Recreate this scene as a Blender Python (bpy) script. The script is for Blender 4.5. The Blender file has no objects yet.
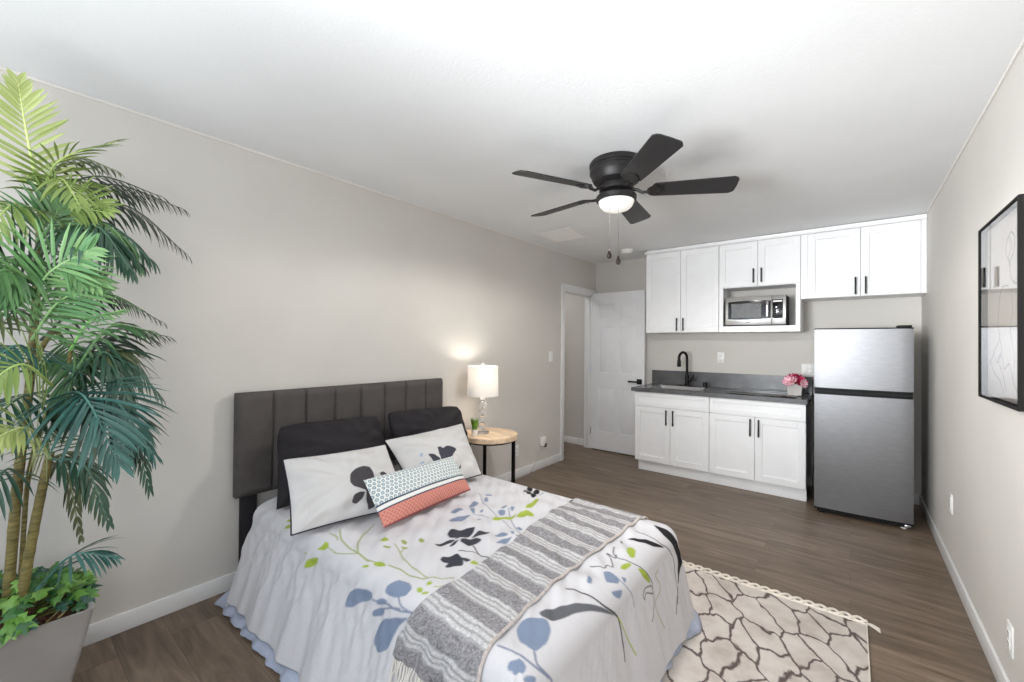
import bpy, bmesh, math, random
import numpy as np
from mathutils import Vector, Matrix

# ------------------------------------------------------------------ camera, world, light, exposure
SC = bpy.context.scene
COL = SC.collection
CAM_YAW, CAM_PITCH, CAM_ROLL, CAM_F, CAM_H = 38.8265, 0.4825, 0.5265, 420.847, 1.3528
def make_camera():
    a, b, c = (math.radians(v) for v in (CAM_YAW, CAM_PITCH, CAM_ROLL))
    F = Vector((-math.sin(a) * math.cos(b), math.cos(a) * math.cos(b), math.sin(b)))
    R = Vector((math.cos(a), math.sin(a), 0))
    U = R.cross(F)
    R2 = R * math.cos(c) + U * math.sin(c)
    U2 = -R * math.sin(c) + U * math.cos(c)
    cd = bpy.data.cameras.new('camera')
    cd.sensor_width = 36
    cd.lens = CAM_F * 36 / 1024
    cd.clip_start = 0.02
    o = bpy.data.objects.new('camera', cd)
    COL.objects.link(o)
    M = Matrix((R2, U2, -F)).transposed().to_4x4()
    M.translation = (0, 0, CAM_H)
    o.matrix_world = M
    SC.camera = o
make_camera()

W = bpy.data.worlds.new('daylight')
SC.world = W
W.use_nodes = True
W.node_tree.nodes['Background'].inputs[0].default_value = (0.80, 0.90, 1.0, 1)
W.node_tree.nodes['Background'].inputs[1].default_value = 1.0

XL, XR, YB, YR, H = -2.645, 0.477, 5.056, -1.15, 2.44     # left, right, back, rear walls and ceiling

def area_light(name, loc, rot, sx, sy, power, col):
    l = bpy.data.lights.new(name, 'AREA')
    l.shape = 'RECTANGLE'; l.size = sx; l.size_y = sy; l.energy = power; l.color = col
    o = bpy.data.objects.new(name, l)
    COL.objects.link(o)
    o.location = loc; o.rotation_euler = rot
    return o
# cool daylight entering by an assumed big window in the rear wall, behind the camera
area_light('assumed_window_light', (-1.05, YR + 0.03, 1.35), (math.radians(100), 0, 0), 2.5, 1.8, 5.5, (0.5, 0.74, 1.0))
# added fill bounced off the ceiling, an assumed flash, then two added fill lights
area_light('bounce_fill', (-1.0, -0.6, 1.2), (math.radians(180), 0, 0), 1.4, 0.9, 17, (0.98, 0.99, 1.0))
o_ = area_light('far_fill', (-1.25, -0.9, 1.5), (math.radians(95), 0, math.radians(-21)), 1.0, 0.8, 19, (0.95, 0.98, 1.0))  # added fill thrown to the kitchen end, evens out the depth
o_.data.spread = math.radians(64)
area_light('side_fill', (0.25, -0.55, 1.35), (math.radians(88), 0, math.radians(48)), 0.7, 0.7, 8, (0.97, 0.985, 1.0))  # added fill beside the camera, brightens the foot of the bed
# added fill for the hallway beyond the door, no lamp known there
area_light('hall_fill', (-3.4, 4.4, 2.40), (0, 0, 0), 0.4, 0.4, 3.6, (1.0, 1.0, 1.0))

SC.view_settings.view_transform = 'Standard'
SC.view_settings.look = 'None'
SC.view_settings.exposure = 0.66
SC.view_settings.gamma = 1.0
SC.view_settings.use_curve_mapping = False
try:
    SC.cycles.max_bounces = 12
    SC.cycles.diffuse_bounces = 8
    SC.cycles.sample_clamp_indirect = 6
except Exception:
    pass

rnd = random.Random(7)
PI = math.pi

# ------------------------------------------------------------------ materials
def lin(c):
    return tuple(((x / 12.92) if x <= 0.04045 else ((x + 0.055) / 1.055) ** 2.4) for x in [v / 255 for v in c])
def rgba(c): return (*lin(c), 1)

class NT:
    """tiny helper around a material's node tree"""
    def __init__(s, name, rough=0.6, metal=0.0, col=(128, 128, 128), spec=0.5):
        s.m = bpy.data.materials.new(name); s.m.use_nodes = True
        s.t = s.m.node_tree; s.b = s.t.nodes['Principled BSDF']
        s.b.inputs['Base Color'].default_value = rgba(col)
        s.b.inputs['Roughness'].default_value = rough
        s.b.inputs['Metallic'].default_value = metal
        s.b.inputs['Specular IOR Level'].default_value = spec
    def n(s, typ, **kw):
        nd = s.t.nodes.new(typ)
        for k, v in kw.items():
            if k.startswith('i_'):
                key = k[2:]
                key = int(key) if key.isdigit() else key.replace('_', ' ')
                nd.inputs[key].default_value = v
            else: setattr(nd, k, v)
        return nd
    def l(s, a, ao, b, bi):
        s.t.links.new(a.outputs[ao], b.inputs[bi] if not isinstance(b, str) else s.b.inputs[bi])
    def to(s, a, ao, sock): s.t.links.new(a.outputs[ao], s.b.inputs[sock])
    def coords(s, scale=(1, 1, 1), rot=(0, 0, 0), kind='Object'):
        tc = s.n('ShaderNodeTexCoord'); mp = s.n('ShaderNodeMapping')
        mp.inputs['Scale'].default_value = scale; mp.inputs['Rotation'].default_value = rot
        s.l(tc, kind, mp, 'Vector'); return mp
    def noise(s, scale, detail=3, rough=0.5, cs=(1, 1, 1), kind='Object'):
        mp = s.coords(cs, kind=kind)
        nz = s.n('ShaderNodeTexNoise'); nz.inputs['Scale'].default_value = scale
        nz.inputs['Detail'].default_value = detail; nz.inputs['Roughness'].default_value = rough
        s.l(mp, 0, nz, 'Vector'); return nz
    def bump(s, nd, out, strength=0.2, dist=0.002):
        b = s.n('ShaderNodeBump'); b.inputs['Strength'].default_value = strength; b.inputs['Distance'].default_value = dist
        s.l(nd, out, b, 'Height'); s.to(b, 'Normal', 'Normal'); return b
    def ramp(s, nd, out, stops):
        r = s.n('ShaderNodeValToRGB'); e = r.color_ramp.elements
        while len(e) < len(stops): e.new(0.5)
        for el, (p, c) in zip(e, stops): el.position = p; el.color = rgba(c)
        s.l(nd, out, r, 'Fac'); return r

def plain(name, col, rough=0.5, metal=0.0, var=0.06, vscale=8, bump=0.0, bscale=200, bd=0.001, spec=0.5, cs=(1, 1, 1)):
    t = NT(name, rough, metal, col, spec)
    nz = t.noise(vscale, 4, cs=cs)
    lo = tuple(max(0, c * (1 - var)) for c in col); hi = tuple(min(255, c * (1 + var)) for c in col)
    r = t.ramp(nz, 'Fac', [(0.3, lo), (0.7, hi)]); t.to(r, 'Color', 'Base Color')
    if bump: t.bump(t.noise(bscale, 2), 'Fac', bump, bd)
    return t.m

def painted(name, rough=0.8, bscale=300, bump=0.25, bd=0.001, attr='print', cs=(1, 1, 1), spec=0.3, sheen=0.0):
    """cloth or leaf whose printed / dyed colour is stored per vertex"""
    t = NT(name, rough, 0, (255, 255, 255), spec)
    a = t.n('ShaderNodeAttribute', attribute_name=attr); t.to(a, 'Color', 'Base Color')
    t.bump(t.noise(bscale, 3, cs=cs), 'Fac', bump, bd)
    if sheen: t.b.inputs['Sheen Weight'].default_value = sheen
    return t.m

M = {}
M['wall'] = plain('greige_wall_paint', (213, 209, 203), 0.75, var=0.012, vscale=2, bump=0.12, bscale=140, bd=0.002, spec=0.3)
M['ceiling'] = plain('white_ceiling_paint', (236, 237, 238), 0.85, var=0.01, vscale=2, bump=0.25, bscale=90, bd=0.003, spec=0.2)
M['trim'] = plain('white_trim_paint', (236, 236, 236), 0.35, var=0.01)
M['caulk'] = plain('caulk_bead', (232, 228, 222), 0.6, var=0.01)
M['door'] = plain('white_door_paint', (238, 238, 240), 0.4, var=0.01)
M['cab'] = plain('white_cabinet_lacquer', (242, 242, 243), 0.35, var=0.008)
M['black'] = plain('black_metal', (24, 23, 23), 0.4, 0.6, var=0.1)
M['blackmatte'] = plain('black_plastic', (18, 18, 19), 0.6, var=0.1, spec=0.25)
M['fanblack'] = plain('matte_black_fan_metal', (40, 38, 38), 0.45, 0.3, var=0.08)
M['blade'] = plain('black_fan_blade', (38, 37, 38), 0.38, var=0.08, vscale=14)
M['chrome'] = plain('chrome', (215, 215, 218), 0.12, 1.0, var=0.02)
M['steel_plain'] = plain('sink_steel', (205, 206, 208), 0.25, 1.0, var=0.03)
M['plate'] = plain('white_plastic', (238, 237, 234), 0.4, var=0.01)
M['slot'] = plain('dark_slot', (60, 58, 56), 0.6, var=0.05)
M['blackglass'] = plain('black_glass', (14, 14, 16), 0.06, var=0.05)
M['gap'] = plain('dark_recess', (20, 20, 21), 0.7, var=0.05)

def wood_floor():
    t = NT('taupe_plank_floor', 0.42, 0, (120, 104, 90), 0.4)
    mp = t.coords((1, 1, 1))
    br = t.n('ShaderNodeTexBrick'); br.offset = 0.37
    for k, v in (('Scale', 1.0), ('Mortar Size', 0.0012), ('Mortar Smooth', 0.3), ('Bias', 0.0), ('Brick Width', 1.22), ('Row Height', 0.182)):
        br.inputs[k].default_value = v
    br.inputs['Color1'].default_value = (0.25, 0.25, 0.25, 1); br.inputs['Color2'].default_value = (0.75, 0.75, 0.75, 1)
    br.inputs['Mortar'].default_value = (0.0, 0.0, 0.0, 1)
    t.l(mp, 0, br, 'Vector')
    # per plank offset of the grain
    sep = t.n('ShaderNodeSeparateColor'); t.l(br, 'Color', sep, 'Color')
    mul = t.n('ShaderNodeMath', operation='MULTIPLY'); mul.inputs[1].default_value = 37.0; t.l(sep, 0, mul, 0)
    comb = t.n('ShaderNodeCombineXYZ'); t.l(mul, 0, comb, 'Z')
    add = t.n('ShaderNodeVectorMath', operation='ADD'); t.l(mp, 0, add, 0); t.l(comb, 0, add, 1)
    sc = t.n('ShaderNodeVectorMath', operation='MULTIPLY'); sc.inputs[1].default_value = (1.6, 11, 1); t.l(add, 0, sc, 0)
    n1 = t.n('ShaderNodeTexNoise'); n1.inputs['Scale'].default_value = 1.0; n1.inputs['Detail'].default_value = 6; n1.inputs['Distortion'].default_value = 1.2
    n1.inputs['Roughness'].default_value = 0.62
    t.l(sc, 0, n1, 'Vector')
    sc2 = t.n('ShaderNodeVectorMath', operation='MULTIPLY'); sc2.inputs[1].default_value = (5, 70, 1); t.l(add, 0, sc2, 0)
    n2 = t.n('ShaderNodeTexNoise'); n2.inputs['Scale'].default_value = 1.0; n2.inputs['Detail'].default_value = 3; t.l(sc2, 0, n2, 'Vector')
    r = t.ramp(n1, 'Fac', [(0.28, (93, 78, 64)), (0.5, (120, 103, 87)), (0.72, (142, 125, 108))])
    mx = t.n('ShaderNodeMix', data_type='RGBA', blend_type='OVERLAY'); mx.inputs[0].default_value = 0.32
    t.l(r, 'Color', mx, 6); t.l(n2, 'Fac', mx, 7)
    mx2 = t.n('ShaderNodeMix', data_type='RGBA', blend_type='SOFT_LIGHT'); mx2.inputs[0].default_value = 0.3
    t.l(mx, 2, mx2, 6); t.l(br, 'Color', mx2, 7)
    mo = t.n('ShaderNodeMix', data_type='RGBA', blend_type='MULTIPLY'); t.l(br, 'Fac', mo, 0)
    t.l(mx2, 2, mo, 6); mo.inputs[7].default_value = (0.72, 0.70, 0.68, 1)
    t.to(mo, 2, 'Base Color')
    rr = t.n('ShaderNodeMapRange'); rr.inputs['To Min'].default_value = 0.34; rr.inputs['To Max'].default_value = 0.5
    t.l(n1, 'Fac', rr, 0); t.to(rr, 0, 'Roughness')
    t.bump(n2, 'Fac', 0.06, 0.001)
    return t.m
M['floor'] = wood_floor()

def brushed(name, col, rough, scale=(3, 3, 260), var=0.08):
    t = NT(name, rough, 1.0, col)
    nz = t.noise(1.0, 3, cs=scale)
    lo = tuple(c * (1 - var) for c in col); hi = tuple(min(255, c * (1 + var)) for c in col)
    r = t.ramp(nz, 'Fac', [(0.3, lo), (0.7, hi)]); t.to(r, 'Color', 'Base Color')
    rr = t.n('ShaderNodeMapRange'); rr.inputs['To Min'].default_value = rough - 0.02; rr.inputs['To Max'].default_value = rough + 0.03
    t.l(nz, 'Fac', rr, 0); t.to(rr, 0, 'Roughness')
    t.b.inputs['Anisotropic'].default_value = 0.5
    return t.m
M['fridge'] = brushed('brushed_stainless', (140, 140, 142), 0.44, (14, 14, 60), 0.025)
M['mwsteel'] = brushed('microwave_stainless', (205, 204, 202), 0.28)
M['planter'] = plain('pewter_planter', (176, 173, 171), 0.42, 0.35, 0.05, 5)

def stone(name, col, var, rough):
    t = NT(name, rough, 0, col)
    nz = t.noise(9, 6, 0.6); n2 = t.noise(220, 2)
    lo = tuple(c * (1 - var) for c in col); hi = tuple(min(255, c * (1 + var)) for c in col)
    r = t.ramp(nz, 'Fac', [(0.3, lo), (0.7, hi)])
    mx = t.n('ShaderNodeMix', data_type='RGBA', blend_type='OVERLAY'); mx.inputs[0].default_value = 0.3
    t.l(r, 'Color', mx, 6); t.l(n2, 'Fac', mx, 7); t.to(mx, 2, 'Base Color')
    return t.m
M['counter'] = stone('charcoal_quartz', (92, 92, 94), 0.12, 0.25)

def glassy(name, col=(255, 255, 255), rough=0.0, ior=1.45):
    t = NT(name, rough, 0, col)
    t.b.inputs['Transmission Weight'].default_value = 1.0; t.b.inputs['IOR'].default_value = ior
    return t.m
M['glass'] = glassy('clear_glass')
M['picglass'] = glassy('picture_glass', (255, 255, 255), 0.0, 1.22)
M['crystal'] = glassy('clear_crystal', (250, 252, 255), 0.0, 1.5)

def emissive(name, col, strength, base=(240, 240, 240)):
    t = NT(name, 0.4, 0, base)
    t.b.inputs['Emission Color'].default_value = rgba(col); t.b.inputs['Emission Strength'].default_value = strength
    return t.m
M['bowl'] = emissive('frosted_light_bowl', (255, 246, 232), 0.30, (215, 215, 215))
M['bulb'] = emissive('lamp_bulb', (255, 236, 205), 4.0)

def shade_mat():
    t = NT('white_linen_lamp_shade', 0.9, 0, (246, 244, 242), 0.1)
    tr = t.n('ShaderNodeBsdfTranslucent'); tr.inputs['Color'].default_value = rgba((250, 244, 236))
    mx = t.n('ShaderNodeMixShader'); mx.inputs[0].default_value = 0.22
    out = t.t.nodes['Material Output']
    t.t.links.new(t.b.outputs[0], mx.inputs[1]); t.t.links.new(tr.outputs[0], mx.inputs[2]); t.t.links.new(mx.outputs[0], out.inputs['Surface'])
    t.bump(t.noise(260, 2, cs=(1, 1, 3)), 'Fac', 0.2, 0.001)
    return t.m
M['shade'] = shade_mat()

def fabric(name, col, rough=0.9, scale=420, bump=0.3, var=0.05, cs=(1, 1, 1)):
    return plain(name, col, rough, 0, var, 12, bump, scale, 0.0015, 0.2, cs)
M['headboard'] = fabric('charcoal_faux_linen', (86, 81, 79), 0.75, 500, 0.35)
M['blackcloth'] = fabric('black_cotton', (46, 43, 46), 0.85, 300, 0.3)
M['piping'] = fabric('navy_black_piping', (32, 33, 44), 0.8)
M['sheet'] = fabric('pale_grey_blue_sheet', (205, 214, 224), 0.9)
M['skirt'] = fabric('lavender_blue_cotton', (174, 181, 199), 0.9, 240, 0.25)
M['print'] = painted('printed_white_cotton', 0.85, 55, 0.35, 0.004, cs=(1, 1, 1))
M['pillowprint'] = painted('printed_pillow_cotton', 0.85, 60, 0.3, 0.003)
M['lumbar'] = painted('woven_lumbar_cloth', 0.9, 500, 0.5, 0.002)
M['throw'] = painted('woven_striped_throw', 0.95, 380, 0.8, 0.004)
M['fringe'] = fabric('cream_yarn', (226, 221, 214), 0.95, 200, 0.4)
M['leaf'] = painted('palm_leaf', 0.38, 120, 0.1, 0.001, spec=0.5)
M['stem'] = plain('palm_stem', (128, 116, 70), 0.6, 0, 0.22, 26, 0.4, 60, 0.003, cs=(1, 1, 4))
M['soil'] = plain('brown_moss', (92, 60, 44), 0.95, 0, 0.35, 60, 0.8, 90, 0.008)

def wood(name, col, var, scale):
    t = NT(name, 0.5, 0, col)
    nz = t.noise(1.0, 5, 0.6, cs=scale)
    lo = tuple(c * (1 - var) for c in col); hi = tuple(min(255, c * (1 + var)) for c in col)
    r = t.ramp(nz, 'Fac', [(0.3, lo), (0.7, hi)]); t.to(r, 'Color', 'Base Color'); t.bump(nz, 'Fac', 0.15, 0.002)
    return t.m
M['tabletop'] = wood('pale_birch', (222, 196, 166), 0.13, (6, 34, 34))

def rug_mat():
    t = NT('cracked_pattern_pile', 0.95, 0, (200, 190, 182), 0.1)
    mp = t.coords((1, 1, 1), (0, 0, math.radians(63)))
    sc = t.n('ShaderNodeVectorMath', operation='MULTIPLY'); sc.inputs[1].default_value = (4.6, 8.2, 1); t.l(mp, 0, sc, 0)
    w = t.n('ShaderNodeTexNoise'); w.inputs['Scale'].default_value = 1.3; w.inputs['Detail'].default_value = 2; t.l(sc, 0, w, 'Vector')
    wm = t.n('ShaderNodeVectorMath', operation='SCALE'); wm.inputs['Scale'].default_value = 0.75; t.l(w, 'Color', wm, 0)
    ad = t.n('ShaderNodeVectorMath', operation='ADD'); t.l(sc, 0, ad, 0); t.l(wm, 0, ad, 1)
    v = t.n('ShaderNodeTexVoronoi', feature='DISTANCE_TO_EDGE', voronoi_dimensions='2D'); v.inputs['Scale'].default_value = 1.0; v.inputs['Randomness'].default_value = 0.95
    t.l(ad, 0, v, 'Vector')
    n = t.noise(160, 2); m = t.n('ShaderNodeMath', operation='MULTIPLY_ADD'); m.inputs[1].default_value = 0.09; m.inputs[2].default_value = -0.045
    t.l(n, 'Fac', m, 0)
    a2 = t.n('ShaderNodeMath', operation='ADD'); t.l(v, 'Distance', a2, 0); t.l(m, 0, a2, 1)
    line = t.n('ShaderNodeMapRange'); line.inputs['From Min'].default_value = 0.022; line.inputs['From Max'].default_value = 0.058; t.l(a2, 0, line, 0)
    mott = t.ramp(t.noise(7, 5, 0.6), 'Fac', [(0.3, (192, 180, 172)), (0.5, (212, 203, 196)), (0.72, (226, 219, 213))])
    fine = t.noise(330, 2)
    mx0 = t.n('ShaderNodeMix', data_type='RGBA', blend_type='OVERLAY'); mx0.inputs[0].default_value = 0.25; t.l(mott, 'Color', mx0, 6); t.l(fine, 'Fac', mx0, 7)
    mx = t.n('ShaderNodeMix', data_type='RGBA'); t.l(line, 0, mx, 0); mx.inputs[6].default_value = rgba((104, 91, 89)); t.l(mx0, 2, mx, 7)
    t.to(mx, 2, 'Base Color')
    t.bump(fine, 'Fac', 0.6, 0.004)
    return t.m
M['rug'] = rug_mat()
M['rope'] = fabric('ivory_wool_rope', (232, 224, 212), 0.95, 150, 0.5)
M['petal'] = painted('flower_petal', 0.6, 80, 0.1)
M['concrete'] = stone('whitewashed_pot', (196, 190, 186), 0.08, 0.7)
M['grass'] = plain('fake_grass', (122, 166, 62), 0.5, 0, 0.25, 60)
M['whitepot'] = plain('white_glazed_pot', (236, 234, 230), 0.3, var=0.01)
M['artframe'] = plain('black_picture_frame', (30, 28, 27), 0.7, var=0.08, spec=0.15)
M['art'] = painted('art_print', 0.45, 100, 0.02)
M['cordwhite'] = plain('pale_cord', (205, 204, 200), 0.5, var=0.02)
M['brasspull'] = plain('dark_bronze', (52, 44, 40), 0.4, 0.7, var=0.08)

# ------------------------------------------------------------------ geometry helpers
OFF = {}
class B:
    """collects shapes and links them as ONE mesh object"""
    def __init__(s): s.v = []; s.f = []; s.mi = []; s.cur = 0; s.col = []; s.ccol = (1, 1, 1)
    def add(s, vs, fs):
        k = len(s.v); s.v += [tuple(v) for v in vs]; s.f += [tuple(i + k for i in f) for f in fs]
        s.mi += [s.cur] * len(fs); s.col += [s.ccol] * len(vs); return s
    def box(s, x0, x1, y0, y1, z0, z1, bev=0.0, seg=2):
        if x0 > x1: x0, x1 = x1, x0
        if y0 > y1: y0, y1 = y1, y0
        if z0 > z1: z0, z1 = z1, z0
        if bev <= 0:
            v = [(x, y, z) for x in (x0, x1) for y in (y0, y1) for z in (z0, z1)]
            return s.add(v, [(0, 1, 3, 2), (4, 6, 7, 5), (0, 4, 5, 1), (2, 3, 7, 6), (0, 2, 6, 4), (1, 5, 7, 3)])
        bm = bmesh.new(); bmesh.ops.create_cube(bm, size=1)
        for v in bm.verts:
            v.co = ((x0 + x1) / 2 + v.co.x * (x1 - x0), (y0 + y1) / 2 + v.co.y * (y1 - y0), (z0 + z1) / 2 + v.co.z * (z1 - z0))
        bev = min(bev, 0.48 * min(x1 - x0, y1 - y0, z1 - z0))
        bmesh.ops.bevel(bm, geom=bm.edges[:], offset=bev, segments=seg, profile=0.5, affect='EDGES')
        return s.bm(bm)
    def bm(s, bm):
        bm.verts.index_update()
        s.add([v.co[:] for v in bm.verts], [tuple(v.index for v in f.verts) for f in bm.faces]); bm.free(); return s
    def lathe(s, prof, c=(0, 0, 0), n=28, axis='z'):
        vs = []; fs = []
        for r, h in prof:
            for i in range(n):
                a = 2 * PI * i / n; p = (r * math.cos(a), r * math.sin(a), h)
                if axis == 'y': p = (p[0], p[2], p[1])
                elif axis == 'x': p = (p[2], p[0], p[1])
                vs.append((p[0] + c[0], p[1] + c[1], p[2] + c[2]))
        for k in range(len(prof) - 1):
            for i in range(n):
                j = (i + 1) % n; fs.append((k * n + i, k * n + j, (k + 1) * n + j, (k + 1) * n + i))
        if prof[0][0] > 1e-6: fs.append(tuple(range(n - 1, -1, -1)))
        if prof[-1][0] > 1e-6: fs.append(tuple((len(prof) - 1) * n + i for i in range(n)))
        return s.add(vs, fs)
    def tube(s, pts, r, n=8, cap=True):
        P = [Vector(p) for p in pts]; m = len(P)
        rr = r if isinstance(r, (list, tuple)) else [r] * m
        up = None; vs = []; fs = []
        for i in range(m):
            t = (P[min(i + 1, m - 1)] - P[max(i - 1, 0)])
            if t.length < 1e-9: t = Vector((0, 0, 1))
            t.normalize()
            if up is None:
                up = Vector((0, 0, 1)) if abs(t.z) < 0.9 else Vector((1, 0, 0))
            sd = t.cross(up)
            if sd.length < 1e-6: sd = t.cross(Vector((0.3, 1, 0.2)))
            sd.normalize(); up = sd.cross(t).normalized()
            for k in range(n):
                a = 2 * PI * k / n; vs.append(P[i] + (sd * math.cos(a) + up * math.sin(a)) * rr[i])
        for i in range(m - 1):
            for k in range(n):
                q = (k + 1) % n; fs.append((i * n + k, i * n + q, (i + 1) * n + q, (i + 1) * n + k))
        if cap: fs += [tuple(range(n - 1, -1, -1)), tuple((m - 1) * n + k for k in range(n))]
        return s.add(vs, fs)
    def prism(s, poly, h0, h1, f=lambda x, y, h: (x, y, h)):
        n = len(poly)
        vs = [f(x, y, h0) for x, y in poly] + [f(x, y, h1) for x, y in poly]
        fs = [tuple(range(n - 1, -1, -1)), tuple(range(n, 2 * n))] + [(i, (i + 1) % n, n + (i + 1) % n, n + i) for i in range(n)]
        return s.add(vs, fs)
    def sphere(s, c, r, sc=(1, 1, 1), u=16, w=10):
        vs = []; fs = []
        for j in range(w + 1):
            a = PI * j / w
            for i in range(u):
                b = 2 * PI * i / u
                vs.append((c[0] + r * sc[0] * math.sin(a) * math.cos(b), c[1] + r * sc[1] * math.sin(a) * math.sin(b), c[2] + r * sc[2] * math.cos(a)))
        for j in range(w):
            for i in range(u):
                fs.append((j * u + i, (j + 1) * u + i, (j + 1) * u + (i + 1) % u, j * u + (i + 1) % u))
        return s.add(vs, fs)
    def build(s, name, mats, parent=None, sharp=35, color=False, fix=True):
        off = OFF.get(parent.name, Vector()) if parent else Vector()
        me = bpy.data.meshes.new(name)
        me.from_pydata([(v[0] - off.x, v[1] - off.y, v[2] - off.z) for v in s.v], [], s.f)
        if not isinstance(mats, (list, tuple)): mats = [mats]
        for m in mats: me.materials.append(m)
        if len(mats) > 1: me.polygons.foreach_set('material_index', s.mi)
        if color:
            a = me.color_attributes.new('print', 'FLOAT_COLOR', 'POINT')
            c = np.ones((len(s.v), 4), np.float32); c[:, :3] = np.array(s.col)
            a.data.foreach_set('color', c.ravel())
        if fix:
            bm = bmesh.new(); bm.from_mesh(me); bmesh.ops.recalc_face_normals(bm, faces=bm.faces[:]); bm.to_mesh(me); bm.free()
        me.shade_smooth()
        if sharp: me.set_sharp_from_angle(angle=math.radians(sharp))
        o = bpy.data.objects.new(name, me); COL.objects.link(o)
        if parent: o.parent = parent; OFF[o.name] = off
        return o

def grid_mesh(name, P, mat, parent=None, color=None, closed=None):
    """one smooth mesh from an (n, m, 3) array of points"""
    n, m = P.shape[:2]
    off = OFF.get(parent.name, Vector()) if parent else Vector()
    me = bpy.data.meshes.new(name)
    idx = np.arange(n * m).reshape(n, m)
    q = np.stack([idx[:-1, :-1], idx[1:, :-1], idx[1:, 1:], idx[:-1, 1:]], -1).reshape(-1, 4)
    me.vertices.add(n * m); me.vertices.foreach_set('co', (P.reshape(-1, 3) - np.array(off)).astype(np.float32).ravel())
    me.loops.add(q.size); me.loops.foreach_set('vertex_index', q.ravel().astype(np.int32))
    me.polygons.add(len(q)); me.polygons.foreach_set('loop_start', np.arange(0, q.size, 4, dtype=np.int32))
    me.update(calc_edges=True); me.validate()
    if color is not None:
        a = me.color_attributes.new('print', 'FLOAT_COLOR', 'POINT')
        c = np.ones((n * m, 4), np.float32); c[:, :3] = color.reshape(-1, 3); a.data.foreach_set('color', c.ravel())
    me.materials.append(mat); me.shade_smooth()
    o = bpy.data.objects.new(name, me); COL.objects.link(o)
    if parent: o.parent = parent; OFF[o.name] = off
    return o

def thing(name, label, cat, loc=(0, 0, 0), group=None):
    o = bpy.data.objects.new(name, None); COL.objects.link(o)
    o.empty_display_size = 0.1; o.location = loc; OFF[o.name] = Vector(loc)
    return tag(o, label, cat, group)
def tag(o, label, cat, group=None):
    o['label'] = label; o['category'] = cat
    if group: o['group'] = group
    return o
def struct(o, label=None, cat=None):
    o['kind'] = 'structure'
    if label: o['label'] = label
    if cat: o['category'] = cat
    return o

def in_poly(X, Y, poly):
    ins = np.zeros(X.shape, bool); n = len(poly); j = n - 1
    for i in range(n):
        xi, yi = poly[i]; xj, yj = poly[j]
        if yi != yj:
            ins ^= ((yi > Y) != (yj > Y)) & (X < (xj - xi) * (Y - yi) / (yj - yi) + xi)
        j = i
    return ins
def near_line(X, Y, pts, w):
    m = np.full(X.shape, 9.0)
    for (x0, y0), (x1, y1) in zip(pts[:-1], pts[1:]):
        dx, dy = x1 - x0, y1 - y0; L = dx * dx + dy * dy + 1e-12
        t = np.clip(((X - x0) * dx + (Y - y0) * dy) / L, 0, 1)
        m = np.minimum(m, np.hypot(X - x0 - t * dx, Y - y0 - t * dy))
    return m < w / 2
def round_poly(p, it=2):
    for k in range(it):
        q = []; f = (.14, .25)[min(k, 1)]
        for i in range(len(p)):
            a = p[i]; b = p[(i + 1) % len(p)]
            q += [(a[0] * (1 - f) + b[0] * f, a[1] * (1 - f) + b[1] * f), (a[0] * f + b[0] * (1 - f), a[1] * f + b[1] * (1 - f))]
        p = q
    return p
def dye(C, X, Y, test, pts, pad, col):
    """print a shape into the colour grid C over coordinates X (rows) and Y (columns), with soft edges"""
    xs = [p[0] for p in pts]; ys = [p[1] for p in pts]
    i = np.where((X[:, 0] >= min(xs) - pad) & (X[:, 0] <= max(xs) + pad))[0]; j = np.where((Y[0] >= min(ys) - pad) & (Y[0] <= max(ys) + pad))[0]
    if not len(i) or not len(j): return
    sl = (slice(i[0], i[-1] + 1), slice(j[0], j[-1] + 1)); x, y = X[sl], Y[sl]
    hx = (X[1, 0] - X[0, 0]) / 3; hy = (Y[0, 1] - Y[0, 0]) / 3
    cov = sum(test(x + a * hx, y + b * hy).astype(float) for a in (-1, 0, 1) for b in (-1, 0, 1)) / 9
    C[sl] += cov[..., None] * (np.array(lin(col)) - C[sl])
def spline(pts, n):
    """Catmull-Rom through the points"""
    P = [Vector(p) for p in pts]; P = [P[0] * 2 - P[1]] + P + [P[-1] * 2 - P[-2]]
    out = []; m = len(P) - 3
    for k in range(n + 1):
        t = k / n * m; i = min(int(t), m - 1); t -= i
        a, b, c, d = P[i:i + 4]
        out.append(0.5 * ((2 * b) + (c - a) * t + (2 * a - 5 * b + 4 * c - d) * t * t + (3 * b - 3 * c + d - a) * t ** 3))
    return out

# ------------------------------------------------------------------ the room shell
DY0, DY1, DZ = 4.262, 4.988, 2.01          # doorway in the left wall
struct(B().box(-4.3, XR + 0.12, YR - 0.12, YB + 0.12, -0.1, 0).build('floor', M['floor']), 'taupe wood plank floor of the studio', 'floor')
struct(B().box(-4.3, XR + 0.12, YR - 0.12, YB + 0.12, H, H + 0.1).build('ceiling', M['ceiling']), 'white lightly textured ceiling', 'ceiling')
b = B(); TW = 0.115
b.box(XL - TW, XL, YR, DY0, 0, H); b.box(XL - TW, XL, DY1, YB, 0, H); b.box(XL - TW, XL, DY0, DY1, DZ, H)
struct(b.build('wall_left', M['wall']), 'greige wall behind the bed headboard', 'wall')
struct(B().box(XR, XR + 0.12, YR - 0.12, YB + 0.12, 0, H).build('wall_right', M['wall']), 'greige wall with the framed line drawing', 'wall')
struct(B().box(-4.3, XR, YB, YB + 0.12, 0, H).build('wall_back', M['wall']), 'greige wall behind the kitchenette', 'wall')
WX0, WX1, WZ0, WZ1 = -2.35, 0.25, 0.42, 2.28
b = B(); b.box(-4.3, WX0, YR - 0.12, YR, 0, H); b.box(WX1, XR, YR - 0.12, YR, 0, H)
b.box(WX0, WX1, YR - 0.12, YR, 0, WZ0); b.box(WX0, WX1, YR - 0.12, YR, WZ1, H)
struct(b.build('wall_rear', M['wall']), 'greige wall with the assumed window', 'wall')
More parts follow.
